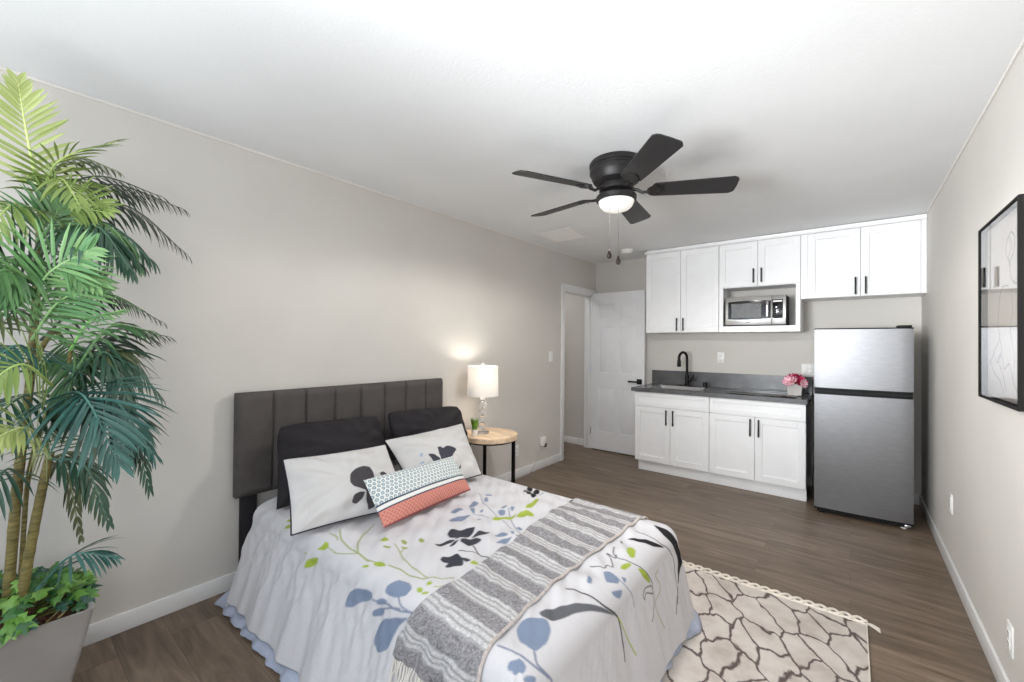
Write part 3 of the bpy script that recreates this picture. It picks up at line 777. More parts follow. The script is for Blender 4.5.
# framed line drawing on the right wall
PY0, PY1, PZ0, PZ1 = 2.161, 2.731, 1.144, 1.873
t = thing('framed_picture', 'line drawing in a thin black frame on the right wall', 'picture', (XR, (PY0 + PY1) / 2, PZ0))
fx1, fx0 = XR - 0.001, XR - 0.040
b = B(); w = 0.011
b.box(fx0, fx1, PY0, PY0 + w, PZ0, PZ1, 0.0015, 1); b.box(fx0, fx1, PY1 - w, PY1, PZ0, PZ1, 0.0015, 1)
b.box(fx0, fx1, PY0 + w, PY1 - w, PZ0, PZ0 + w, 0.0015, 1); b.box(fx0, fx1, PY0 + w, PY1 - w, PZ1 - w, PZ1, 0.0015, 1)
b.box(fx1 - 0.006, fx1, PY0 + w, PY1 - w, PZ0 + w, PZ1 - w)
b.build('frame', M['artframe'], t)
na, nb = 240, 310
A_, B_ = np.meshgrid(np.linspace(0, 1, na), np.linspace(0, 1, nb), indexing='ij')       # A_: far edge to near edge, B_: bottom to top
colr = np.zeros((na, nb, 3)); colr[:] = lin((226, 216, 206))
ink = [([(.62, .90), (.52, .86), (.50, .80), (.58, .74), (.60, .70)], .008), ([(.62, .90), (.70, .86), (.68, .79), (.60, .74), (.62, .66), (.70, .62)], .008), ([(.58, .88), (.63, .82), (.56, .77), (.61, .72)], .006),
       ([(.70, .62), (.82, .60), (.84, .50), (.76, .44), (.82, .30), (.80, .20)], .006), ([(.56, .62), (.40, .62), (.32, .52), (.30, .42), (.34, .34), (.22, .28), (.12, .22), (.05, .20)], .008),
       ([(.34, .34), (.40, .27), (.30, .22), (.42, .14), (.50, .05)], .007), ([(.18, .26), (.26, .20), (.38, .24), (.46, .17), (.58, .20), (.66, .12), (.78, .05)], .006), ([(.08, .20), (.20, .14), (.34, .10), (.44, .04)], .006), ([(.62, .60), (.66, .48), (.60, .38), (.70, .24), (.66, .12)], .005), ([(.70, .62), (.76, .66), (.80, .74)], .005)]
for pl, wd in ink: colr[near_line(A_, B_ * 1.3, [(p.x, p.y * 1.3) for p in spline([(x, y, 0) for x, y in pl], 30)], wd)] = lin((40, 37, 36))
P = np.stack([np.full(A_.shape, fx1 - 0.010), PY1 - w - A_ * (PY1 - PY0 - 2 * w), PZ0 + w + B_ * (PZ1 - PZ0 - 2 * w)], -1)
grid_mesh('art_print', P, M['art'], t, colr)
B().box(fx0 + 0.004, fx0 + 0.0065, PY0 + w - .001, PY1 - w + .001, PZ0 + w - .001, PZ1 - w + .001).build('glazing', M['picglass'], t)

# ceiling vent and smoke detector
vx0, vx1, vy0, vy1 = -2.43, -2.02, 3.345, 3.745
t = thing('ceiling_vent', 'white square air vent on the ceiling, left of the fan', 'vent', ((vx0 + vx1) / 2, (vy0 + vy1) / 2, H))
b = B(); w = 0.03
for a in ((vx0, vx1, vy0, vy0 + w), (vx0, vx1, vy1 - w, vy1), (vx0, vx0 + w, vy0 + w, vy1 - w), (vx1 - w, vx1, vy0 + w, vy1 - w)): b.box(*a, H - 0.008, H - 0.0005, 0.002, 1)
b.build('frame', M['plate'], t)
b = B(); ns = 22
for k in range(ns):
    y = vy0 + w + (vy1 - vy0 - 2 * w) * (k + .5) / ns
    b.add([(vx0 + w, y - .007, H - .001), (vx1 - w, y - .007, H - .001), (vx1 - w, y + .006, H - .007), (vx0 + w, y + .006, H - .007), (vx0 + w, y - .006, H - .0005), (vx1 - w, y - .006, H - .0005), (vx1 - w, y + .007, H - .0065), (vx0 + w, y + .007, H - .0065)], [(0, 1, 2, 3), (7, 6, 5, 4), (0, 4, 5, 1), (2, 6, 7, 3), (1, 5, 6, 2), (0, 3, 7, 4)])
b.build('louvers', M['plate'], t)
sx, sy = -1.985, 4.53
t = thing('smoke_detector', 'small round white smoke detector on the ceiling near the open door', 'smoke detector', (sx, sy, H))
B().lathe([(0.066, -0.0005), (0.066, -0.012), (0.058, -0.03), (0.05, -0.036), (0.0, -0.037)], (sx, sy, H), 32).build('housing', M['plate'], t)
B().lathe([(0.045, -0.0362), (0.045, -0.039), (0.03, -0.041), (0.0, -0.041)], (sx, sy, H), 32).build('grille', M['plate'], t)

# ------------------------------------------------------------------ ceiling fan
HX, HY, BZ, BR = -1.085, 2.322, 2.262, 0.66
t = thing('ceiling_fan', 'black five-blade ceiling fan with a lit frosted bowl light', 'ceiling fan', (HX, HY, H))
b = B(); b.lathe([(0.0, H - .0005), (0.150, H - .0005), (0.158, H - 0.012), (0.158, H - 0.03), (0.150, H - 0.036), (0.150, H - 0.045), (0.156, H - 0.052), (0.156, H - 0.07), (0.148, H - 0.08), (0.142, H - 0.10), (0.132, H - 0.118), (0.105, H - 0.13), (0.085, H - 0.134), (0, H - .134)], (HX, HY, 0), 48)
b.build('motor_housing', M['fanblack'], t)
b = B(); b.lathe([(0.0, 2.308), (0.095, 2.308), (0.10, 2.30), (0.10, 2.268), (0.06, 2.262), (0.05, 2.25), (0.045, 2.236), (0.0, 2.236)], (HX, HY, 0), 36); b.build('hub', M['fanblack'], t)
k_ = thing
lk = B().lathe([(0.0, 2.2580), (0.05, 2.2580), (0.085, 2.2520), (0.110, 2.2420), (0.116, 2.2350), (0.116, 2.2100), (0.109, 2.2060), (0.0, 2.2060)], (HX, HY, 0), 48).build('light_kit', M['fanblack'], t)
B().lathe([(0.103, 2.2065), (0.101, 2.1960), (0.092, 2.1760), (0.074, 2.1600), (0.045, 2.1490), (0.018, 2.1450), (0.0, 2.1445)], (HX, HY, 0), 48).build('glass_bowl', M['bowl'], lk, 60)
l = bpy.data.lights.new('fan_light', 'SPOT'); l.energy = 40; l.color = (1, .97, .93); l.shadow_soft_size = .09; l.spot_size = math.radians(180); l.spot_blend = .25
lo_ = bpy.data.objects.new('fan_light', l); COL.objects.link(lo_); lo_.location = (HX, HY, 2.131)
def blade_outline():
    pts = []; r0, r1 = 0.205, BR
    w0, w1 = 0.060, 0.076
    pts += [(r0, -w0 + .012), (r0 + 0.012, -w0)]
    for k in range(1, 7): f = k / 7; pts.append((r0 + (r1 - .03 - r0) * f, -(w0 + (w1 - w0) * f)))
    for k in range(9):
        a = -PI / 2 + PI * k / 8; pts.append((r1 - 0.028 + 0.028 * math.cos(a) if abs(math.sin(a)) > .99 else r1 - 0.028 + 0.028 * math.cos(a), w1 * math.sin(a) if abs(math.sin(a)) > .93 else w1 * .93 * math.copysign(1, math.sin(a)) * (abs(math.sin(a)) ** .35)))
    for k in range(6, 0, -1): f = k / 7; pts.append((r0 + (r1 - .03 - r0) * f, w0 + (w1 - w0) * f))
    pts += [(r0 + 0.012, w0), (r0, w0 - .012)]
    return pts
OUT = blade_outline(); PITCH = math.radians(-14)
for k in range(5):
    a = math.radians(27.3 + 72 * k); ca, sa = math.cos(a), math.sin(a)
    def xf(r, w_, h):
        y = w_ * math.cos(PITCH) - h * math.sin(PITCH); z = w_ * math.sin(PITCH) + h * math.cos(PITCH)
        return (HX + r * ca - y * sa, HY + r * sa + y * ca, BZ + z)
    bl = B().prism(OUT, 0.0, 0.006, xf).build('blade', M['blade'], t)
    b = B()
    b.tube([xf(0.085, 0, 0.018), xf(0.125, 0, 0.004), xf(0.15, 0, -0.012), xf(0.19, 0, -0.006)], [0.010, 0.009, 0.009, 0.008], 10)
    b.prism([(0.175, -.018), (0.20, -.045), (0.225, -.048), (0.24, -.03), (0.262, -.028), (0.275, 0), (0.262, .028), (0.24, .03), (0.225, .048), (0.20, .045), (0.175, .018)], -0.007, -0.0008, xf)
    for w_ in (-.026, .026): b.sphere(xf(0.228, w_, -0.007), 0.006, (1, 1, .6), 10, 6)
    b.sphere(xf(0.262, 0, -0.007), 0.006, (1, 1, .6), 10, 6)
    b.build('blade_arm', M['fanblack'], bl)
def pull(name_x, name_y, z0, z1, mat):
    b = B(); n = int((z0 - z1) / 0.008)
    b.tube([(name_x, name_y, z0), (name_x, name_y, z1)], 0.0007, 6)
    c = b.build('pull_chain', mat, t)
    B().lathe([(0.0, z1 + 0.006), (0.004, z1 + 0.004), (0.006, z1 - 0.004), (0.013, z1 - 0.024), (0.0135, z1 - 0.034), (0.008, z1 - 0.044), (0.0, z1 - 0.046)], (name_x, name_y, 0), 14).build('pull_knob', M['brasspull'], c)
pull(HX + 0.012, HY - 0.112, 2.20, 1.893, M['slot'])
pull(HX + 0.055, HY - 0.085, 2.20, 1.858, M['slot'])

# leaf print of the comforter in cloth coordinates, prints of the shams in pillow coordinates
POLYS=[('g',[(-1.768,0.875),(-1.748,0.895),(-1.756,0.915),(-1.732,0.919),(-1.708,0.903),(-1.72,0.883)]),('g',[(-1.856,0.827),(-1.836,0.843),(-1.816,0.851),(-1.828,0.839)]),('g',[(-2.088,0.871),(-2.076,0.895),(-2.036,0.907),(-2.044,0.887)]),('g',[(-2.112,0.899),(-2.104,0.923),(-2.072,0.931),(-2.084,0.907)]),('g',[(-1.816,0.787),(-1.808,0.823),(-1.74,0.851),(-1.736,0.827),(-1.776,0.799)]),('g',[(-1.428,0.931),(-1.424,0.955),(-1.4,0.959),(-1.36,0.951),(-1.392,0.935)]),('g',[(-1.436,0.919),(-1.432,0.915),(-1.436,0.911),(-1.44,0.907),(-1.448,0.907),(-1.452,0.903),(-1.46,0.903),(-1.46,0.907),(-1.46,0.911),(-1.452,0.915),(-1.448,0.919),(-1.44,0.919)]),('o',[(-1.416,1.175),(-1.408,1.167),(-1.408,1.163),(-1.412,1.155),(-1.42,1.155),(-1.428,1.155),(-1.436,1.159),(-1.436,1.163),(-1.44,1.171),(-1.436,1.175),(-1.428,1.179),(-1.42,1.179)]),('o',[(-1.464,1.123),(-1.464,1.119),(-1.46,1.111),(-1.464,1.107),(-1.472,1.103),(-1.476,1.103),(-1.484,1.107),(-1.488,1.111),(-1.492,1.119),(-1.488,1.123),(-1.48,1.127),(-1.472,1.127)]),('o',[(-1.472,1.047),(-1.468,1.043),(-1.468,1.035),(-1.476,1.031),(-1.484,1.027),(-1.488,1.023),(-1.492,1.023),(-1.496,1.027),(-1.496,1.035),(-1.488,1.039),(-1.48,1.043),(-1.476,1.047)]),('o',[(-1.432,1.103),(-1.432,1.099),(-1.432,1.095),(-1.436,1.087),(-1.44,1.083),(-1.448,1.083),(-1.452,1.083),(-1.456,1.087),(-1.452,1.091),(-1.448,1.095),(-1.444,1.103),(-1.436,1.103)]),('g',[(-1.548,1.043),(-1.556,1.075),(-1.52,1.075),(-1.52,1.047)]),('g',[(-1.144,0.947),(-1.14,0.943),(-1.144,0.939),(-1.144,0.935),(-1.152,0.931),(-1.16,0.935),(-1.164,0.935),(-1.168,0.939),(-1.168,0.947),(-1.164,0.951),(-1.16,0.951),(-1.152,0.951)]),('g',[(-1.14,0.983),(-1.136,0.979),(-1.136,0.975),(-1.14,0.971),(-1.144,0.967),(-1.148,0.967),(-1.156,0.971),(-1.16,0.975),(-1.156,0.979),(-1.156,0.983),(-1.148,0.983),(-1.144,0.987)]),('g',[(-1.116,0.951),(-1.116,0.947),(-1.116,0.943),(-1.124,0.939),(-1.128,0.935),(-1.136,0.935),(-1.14,0.935),(-1.14,0.939),(-1.136,0.939),(-1.132,0.947),(-1.124,0.947),(-1.12,0.951)]),('b',[(-1.484,0.779),(-1.472,0.811),(-1.424,0.843),(-1.372,0.851),(-1.324,0.843),(-1.36,0.815),(-1.404,0.795),(-1.432,0.771),(-1.468,0.763)]),('b',[(-1.276,0.879),(-1.284,0.899),(-1.26,0.935),(-1.216,0.943),(-1.184,0.931),(-1.18,0.903),(-1.216,0.879),(-1.256,0.871)]),('b',[(-1.256,0.855),(-1.256,0.847),(-1.264,0.839),(-1.276,0.835),(-1.288,0.831),(-1.3,0.831),(-1.3,0.839),(-1.3,0.843),(-1.292,0.851),(-1.284,0.855),(-1.272,0.859),(-1.264,0.855)]),('b',[(-1.264,0.823),(-1.26,0.819),(-1.26,0.811),(-1.272,0.799),(-1.284,0.791),(-1.3,0.787),(-1.312,0.787),(-1.312,0.795),(-1.312,0.803),(-1.304,0.811),(-1.288,0.819),(-1.276,0.823)]),('b',[(-1.284,0.731),(-1.28,0.767),(-1.248,0.803),(-1.18,0.835),(-1.132,0.851),(-1.172,0.811),(-1.188,0.763),(-1.204,0.723),(-1.24,0.699),(-1.268,0.711)]),('b',[(-1.5,1.391),(-1.512,1.427),(-1.476,1.463),(-1.448,1.495),(-1.436,1.435),(-1.476,1.387)]),('b',[(-1.56,1.455),(-1.568,1.499),(-1.508,1.507),(-1.524,1.463)]),('b',[(-1.56,1.591),(-1.576,1.639),(-1.536,1.643),(-1.52,1.591),(-1.532,1.567)]),('b',[(-1.52,1.551),(-1.504,1.575),(-1.456,1.527),(-1.468,1.519)]),('b',[(-1.576,1.731),(-1.58,1.799),(-1.552,1.759),(-1.552,1.719)]),('b',[(-1.544,1.691),(-1.54,1.715),(-1.504,1.679),(-1.512,1.659)]),('b',[(-1.384,1.615),(-1.392,1.655),(-1.36,1.651),(-1.336,1.615),(-1.352,1.599)]),('b',[(-1.408,1.487),(-1.404,1.503),(-1.384,1.499),(-1.388,1.483)]),('b',[(-1.452,1.559),(-1.452,1.579),(-1.432,1.563),(-1.44,1.551)]),('b',[(-1.412,1.671),(-1.4,1.699),(-1.38,1.691),(-1.384,1.663)]),('b',[(-1.36,1.687),(-1.364,1.707),(-1.336,1.695),(-1.328,1.663)]),('b',[(-1.228,1.407),(-1.224,1.447),(-1.172,1.451),(-1.18,1.415)]),('b',[(-1.172,1.351),(-1.172,1.403),(-1.148,1.447),(-1.14,1.383)]),('b',[(-1.192,1.479),(-1.18,1.491),(-1.148,1.455),(-1.16,1.455)]),('b',[(-1.144,1.451),(-1.124,1.475),(-1.12,1.455)]),('b',[(-1.204,1.535),(-1.2,1.559),(-1.176,1.555),(-1.18,1.535)]),('g',[(-1.332,1.511),(-1.336,1.555),(-1.316,1.599),(-1.292,1.635),(-1.292,1.659),(-1.272,1.611),(-1.284,1.559),(-1.304,1.507)]),('g',[(-1.264,1.611),(-1.292,1.683),(-1.284,1.723),(-1.244,1.735),(-1.208,1.683),(-1.22,1.635)]),('g',[(-1.296,1.727),(-1.332,1.799),(-1.364,1.911),(-1.36,1.947),(-1.308,1.859),(-1.288,1.767)]),('g',[(-1.136,1.167),(-1.14,1.191),(-1.116,1.195),(-1.108,1.179),(-1.124,1.163)]),('g',[(-1.088,1.219),(-1.092,1.255),(-1.08,1.267),(-1.072,1.235)]),('k',[(-1.516,2.099),(-1.504,2.079),(-1.492,2.051),(-1.496,2.043),(-1.508,2.043),(-1.52,2.047),(-1.54,2.071),(-1.552,2.091),(-1.564,2.119),(-1.556,2.119),(-1.544,2.119),(-1.536,2.119)]),('k',[(-1.44,2.067),(-1.428,2.043),(-1.42,2.019),(-1.424,2.007),(-1.432,2.003),(-1.448,2.011),(-1.468,2.035),(-1.48,2.055),(-1.488,2.079),(-1.488,2.099),(-1.476,2.099),(-1.456,2.083)]),('k',[(-1.408,1.987),(-1.396,1.967),(-1.388,1.943),(-1.388,1.931),(-1.396,1.927),(-1.412,1.939),(-1.428,1.955),(-1.44,1.975),(-1.448,1.999),(-1.448,2.011),(-1.436,2.011),(-1.424,2.003)]),('k',[(-1.452,2.003),(-1.44,1.983),(-1.432,1.963),(-1.432,1.947),(-1.44,1.943),(-1.456,1.955),(-1.472,1.971),(-1.484,1.991),(-1.492,2.015),(-1.492,2.027),(-1.48,2.027),(-1.468,2.023)]),('k',[(-1.496,2.019),(-1.488,2.003),(-1.484,1.991),(-1.484,1.983),(-1.492,1.983),(-1.5,1.987),(-1.512,1.999),(-1.52,2.011),(-1.524,2.023),(-1.524,2.035),(-1.516,2.035),(-1.508,2.031)]),('k',[(-1.364,2.119),(-1.324,2.119),(-1.332,2.119)]),('k',[(-1.24,2.059),(-1.22,2.119),(-1.176,2.119),(-1.168,2.035)]),('d',[(-1.388,1.279),(-1.4,1.311),(-1.376,1.355),(-1.34,1.411),(-1.316,1.371),(-1.304,1.315),(-1.324,1.287),(-1.348,1.259)]),('d',[(-1.292,1.331),(-1.3,1.391),(-1.264,1.431),(-1.252,1.387),(-1.264,1.343)]),('d',[(-1.272,1.247),(-1.3,1.279),(-1.3,1.307),(-1.268,1.331),(-1.228,1.335),(-1.224,1.295),(-1.232,1.259)]),('d',[(-1.368,1.183),(-1.352,1.227),(-1.316,1.267),(-1.308,1.231),(-1.324,1.195)]),('d',[(-1.292,1.199),(-1.308,1.247),(-1.3,1.271),(-1.28,1.227)]),('d',[(-1.244,1.111),(-1.256,1.135),(-1.244,1.155),(-1.228,1.187),(-1.184,1.179),(-1.152,1.147),(-1.204,1.095),(-1.216,1.131),(-1.228,1.111)]),('d',[(-1.2,1.179),(-1.18,1.191),(-1.144,1.183),(-1.152,1.167)]),('d',[(-1.116,1.351),(-1.112,1.371),(-1.084,1.383),(-1.084,1.355)]),('g',[(-1.116,1.599),(-1.12,1.731),(-1.096,1.811),(-1.08,1.699),(-1.088,1.591)]),('g',[(-1.212,1.923),(-1.196,1.979),(-1.108,1.827),(-1.12,1.799)]),('k',[(-0.752,2.039),(-0.696,2.071),(-0.632,2.087),(-0.572,2.151),(-0.516,2.183),(-0.484,2.067),(-0.444,1.999),(-0.496,2.031),(-0.54,2.075),(-0.604,2.047),(-0.68,1.999)]),('k',[(-0.796,1.831),(-0.748,1.863),(-0.688,1.899),(-0.64,1.951),(-0.68,1.863),(-0.736,1.835)]),('k',[(-0.808,1.791),(-0.8,1.795),(-0.784,1.771),(-0.788,1.767)]),('g',[(-0.748,1.731),(-0.748,1.767),(-0.716,1.751),(-0.7,1.699),(-0.712,1.683),(-0.736,1.699)]),('g',[(-0.708,1.575),(-0.716,1.607),(-0.7,1.651),(-0.688,1.647),(-0.692,1.591)]),('g',[(-0.668,1.659),(-0.652,1.691),(-0.596,1.731),(-0.576,1.727),(-0.628,1.671)]),('b',[(-0.744,1.499),(-0.732,1.519),(-0.684,1.523),(-0.676,1.495),(-0.708,1.451)]),('b',[(-0.688,1.539),(-0.668,1.559),(-0.66,1.531)]),('b',[(-0.676,1.431),(-0.652,1.503),(-0.636,1.459),(-0.656,1.435)]),('b',[(-0.768,1.427),(-0.748,1.419),(-0.736,1.391),(-0.752,1.383)]),('e',[(-0.792,1.135),(-0.784,1.183),(-0.744,1.239),(-0.692,1.307),(-0.644,1.363),(-0.596,1.419),(-0.64,1.347),(-0.68,1.279),(-0.708,1.215),(-0.72,1.163),(-0.736,1.131),(-0.768,1.123)]),('b',[(-0.804,1.031),(-0.812,1.067),(-0.784,1.111),(-0.748,1.123),(-0.716,1.095),(-0.7,1.051),(-0.704,0.999),(-0.724,0.991),(-0.764,0.999)]),('b',[(-0.692,0.939),(-0.684,0.927),(-0.68,0.907),(-0.696,0.899),(-0.712,0.899),(-0.728,0.903),(-0.736,0.907),(-0.74,0.919),(-0.736,0.927),(-0.724,0.935),(-0.712,0.943),(-0.704,0.943)]),('b',[(-0.656,0.947),(-0.652,0.939),(-0.652,0.931),(-0.656,0.915),(-0.66,0.907),(-0.664,0.899),(-0.668,0.899),(-0.672,0.907),(-0.672,0.919),(-0.672,0.931),(-0.668,0.939),(-0.66,0.947)])]
LINES=[('o',0.006,[(-1.772,0.991),(-1.704,0.959),(-1.62,0.943),(-1.54,0.939),(-1.5,0.939),(-1.456,0.935)]),('o',0.006,[(-1.548,0.943),(-1.624,0.991),(-1.672,1.043),(-1.696,1.087),(-1.72,1.131)]),('o',0.005,[(-1.8,0.959),(-1.736,0.955),(-1.708,0.947)]),('o',0.004,[(-1.708,0.899),(-1.628,0.903),(-1.544,0.935)]),('o',0.006,[(-1.548,0.939),(-1.476,0.939),(-1.436,0.943),(-1.384,0.947)]),('o',0.006,[(-1.36,0.959),(-1.292,0.971),(-1.204,0.983),(-1.144,1.023),(-1.116,1.063)]),('o',0.005,[(-1.48,1.071),(-1.42,1.055),(-1.348,1.023),(-1.26,1.007),(-1.184,0.999)]),('o',0.004,[(-1.42,1.055),(-1.44,1.087)]),('g',0.003,[(-1.12,0.975),(-1.1,0.995)]),('s',0.006,[(-1.324,0.839),(-1.272,0.843),(-1.188,0.855),(-1.104,0.875)]),('s',0.006,[(-1.208,0.883),(-1.172,0.871),(-1.132,0.867)]),('s',0.005,[(-1.268,0.823),(-1.212,0.851),(-1.176,0.863)]),('s',0.004,[(-1.628,1.739),(-1.492,1.635),(-1.38,1.583),(-1.344,1.563)]),('s',0.004,[(-1.46,1.511),(-1.436,1.535),(-1.368,1.535)]),('s',0.005,[(-1.364,1.679),(-1.252,1.567),(-1.128,1.487)]),('s',0.004,[(-1.28,1.531),(-1.212,1.515)]),('k',0.004,[(-1.412,2.027),(-1.396,2.099),(-1.332,2.119),(-1.252,2.119)]),('d',0.008,[(-1.324,1.271),(-1.324,1.315),(-1.336,1.383)]),('k',0.006,[(-1.224,1.275),(-1.172,1.255),(-1.128,1.259),(-1.08,1.255)]),('k',0.003,[(-1.232,1.199),(-1.216,1.219),(-1.172,1.255)]),('k',0.005,[(-0.444,1.999),(-0.396,1.959),(-0.344,1.935)]),('k',0.005,[(-0.784,1.915),(-0.68,1.927),(-0.636,1.967),(-0.572,2.015),(-0.512,1.999),(-0.436,1.983),(-0.38,1.959)]),('k',0.004,[(-0.796,1.707),(-0.764,1.643),(-0.7,1.655),(-0.652,1.691),(-0.58,1.747),(-0.544,1.747),(-0.496,1.735),(-0.444,1.679)]),('k',0.003,[(-0.804,1.507),(-0.772,1.519),(-0.752,1.527),(-0.756,1.559),(-0.732,1.559),(-0.768,1.615),(-0.796,1.635),(-0.756,1.627),(-0.76,1.651)]),('k',0.003,[(-0.544,1.651),(-0.568,1.647),(-0.58,1.683),(-0.564,1.735),(-0.532,1.739),(-0.56,1.679),(-0.548,1.655)]),('o',0.003,[(-0.592,1.827),(-0.58,1.795),(-0.52,1.831),(-0.496,1.783),(-0.472,1.743),(-0.352,1.799)]),('s',0.004,[(-0.688,1.515),(-0.648,1.531),(-0.604,1.555),(-0.564,1.555)]),('k',0.007,[(-0.792,1.307),(-0.752,1.331),(-0.7,1.339),(-0.656,1.359),(-0.596,1.419),(-0.544,1.431),(-0.48,1.431),(-0.428,1.427)]),('g',0.006,[(-0.588,1.427),(-0.516,1.459),(-0.404,1.511)]),('s',0.007,[(-0.708,0.995),(-0.676,0.975),(-0.62,1.003)]),('s',0.007,[(-0.8,0.943),(-0.732,0.951),(-0.68,0.963),(-0.636,0.991)])]
W1P= [[(0.487, 0.513), (0.513, 0.638), (0.563, 0.683), (0.643, 0.693), (0.688, 0.668), (0.714, 0.593), (0.709, 0.442), (0.688, 0.221), (0.653, 0.126), (0.593, 0.106), (0.593, 0.201), (0.613, 0.362), (0.573, 0.387), (0.508, 0.432)], [(0.467, 0.246), (0.492, 0.327), (0.553, 0.352), (0.603, 0.347), (0.563, 0.266), (0.508, 0.216)], [(0.769, 0.553), (0.829, 0.588), (0.864, 0.513), (0.844, 0.472), (0.799, 0.503)]]
W2P= [[(0.432, 0.563), (0.462, 0.673), (0.508, 0.678), (0.528, 0.633), (0.593, 0.663), (0.653, 0.618), (0.698, 0.553), (0.628, 0.492), (0.543, 0.407), (0.487, 0.357), (0.437, 0.422), (0.432, 0.518)], [(0.296, 0.593), (0.362, 0.563), (0.427, 0.472), (0.412, 0.407), (0.327, 0.467)], [(0.643, 0.256), (0.693, 0.307), (0.683, 0.246)]]
W2B= [[(0.211, 0.638), (0.251, 0.638), (0.236, 0.588), (0.216, 0.598)], [(0.176, 0.513), (0.231, 0.523), (0.221, 0.482), (0.181, 0.487)]]

# ------------------------------------------------------------------ bed
BY0, BY1 = 0.838, 2.30
t = thing('bed', 'double bed with a tall charcoal channel-tufted headboard', 'bed', (-1.6, 1.53, 0))
# headboard panel: eight padded vertical channels
nz_, ny_ = 26, 201
zz = np.linspace(0, 1, nz_); yy = np.linspace(0, 1, ny_)
Zg, Yg = np.meshgrid(zz, yy, indexing='ij')
ph = (Yg * 8) % 1.0; ph[:, -1] = 1.0
pad = 0.020 * (1 - np.abs(2 * ph - 1) ** 6) ** 0.5
ed = np.minimum(np.minimum(Zg, 1 - Zg) * 0.565, np.minimum(Yg, 1 - Yg) * 1.47); rnd_ = np.clip(ed / 0.018, 0, 1)
Xg = -2.572 + 0.008 * np.sqrt(1 - (1 - rnd_) ** 2) + pad * np.sqrt(1 - (1 - rnd_) ** 2)
b = B(); P = np.stack([Xg, BY0 + Yg * (BY1 - BY0), 0.51 + Zg * 0.565], -1)
b.add(P.reshape(-1, 3), [(i * ny_ + j, i * ny_ + j + 1, (i + 1) * ny_ + j + 1, (i + 1) * ny_ + j) for i in range(nz_ - 1) for j in range(ny_ - 1)])
b.box(-2.612, -2.5725, BY0, BY1, 0.51, 1.075, 0.004)
b.build('headboard', M['headboard'], t, 60, fix=False)
for y in (BY0 + 0.03, BY1 - 0.11): B().box(-2.606, -2.575, y, y + 0.08, 0.0, 0.52, 0.004).build('headboard_post', M['blackcloth'], t)
b = B(); b.box(-2.55, -0.68, 0.91, 2.15, 0.10, 0.24, 0.01)
b.build('bed_base', M['blackcloth'], t)
for x in (-2.45, -0.8):
    for y in (1.0, 2.06): B().lathe([(0.02, 0.014), (0.028, 0.10)], (x, y, 0), 14).build('leg', M['blackcloth'], t)
bm_ = B(); bm_.box(-2.552, -0.70, 0.92, 2.12, 0.24, 0.452, 0.05, 4); bm_.build('mattress', M['sheet'], t)

# dust ruffle hanging from under the mattress to the floor
def ruffle():
    path = [(-2.50, 0.872), (-0.72, 0.872)]; pts = []
    def corner(cx, cy, r, a0):
        return [(cx + r * math.cos(math.radians(a0 + 90 * k / 8)), cy + r * math.sin(math.radians(a0 + 90 * k / 8))) for k in range(9)]
    pts = [(-2.535, 0.876)] + [(-0.73, 0.876)] + corner(-0.73, 0.936, 0.06, -90) + [(-0.67, 2.10)] + corner(-0.73, 2.10, 0.06, 0) + [(-2.535, 2.16)]
    # resample
    dense = []
    for (x0, y0), (x1, y1) in zip(pts[:-1], pts[1:]):
        L = math.hypot(x1 - x0, y1 - y0); n = max(1, int(L / 0.012))
        for k in range(n): dense.append((x0 + (x1 - x0) * k / n, y0 + (y1 - y0) * k / n))
    dense.append(pts[-1])
    D = np.array(dense); tg = np.gradient(D, axis=0); tg /= np.linalg.norm(tg, axis=1)[:, None] + 1e-9
    N = np.stack([tg[:, 1], -tg[:, 0]], 1); s = np.concatenate([[0], np.cumsum(np.linalg.norm(np.diff(D, axis=0), axis=1))])
    rows = 16; P = np.zeros((len(D), rows, 3))
    for k in range(rows):
        f = k / (rows - 1); z = 0.25 - f * 0.236
        w = f * (0.007 * np.sin(2 * PI * s / 0.125 + 1.3 * np.sin(s * 5)) + 0.003 * np.sin(2 * PI * s / 0.071 + 1))
        near = np.clip(-N[:, 1], 0, 1); foot = np.clip(N[:, 0], 0, 1)
        g_ = max(0, (f - .74) / .26) ** .8; fl = .022 * f + g_ * (0.110 * near + 0.062 * foot + 0.07 * (1 - near) * (1 - foot)); fl = fl + g_ * .05 * np.exp(-((s - s[np.argmin(np.abs(D[:, 0] + .69) + np.abs(D[:, 1] - 2.13))]) / .09) ** 2); w = w * max(.15, g_)
        P[:, k, 0] = D[:, 0] + N[:, 0] * (fl + w); P[:, k, 1] = D[:, 1] + N[:, 1] * (fl + w); P[:, k, 2] = np.maximum(z + 0.006 * f * np.sin(s * 17), 0.014)
    return P
o = grid_mesh('bed_skirt', ruffle(), M['skirt'])
m_ = o.modifiers.new('thickness', 'SOLIDIFY'); m_.thickness = 0.003
tag(o, 'lavender blue bed skirt peeking out under the white comforter', 'bed skirt')

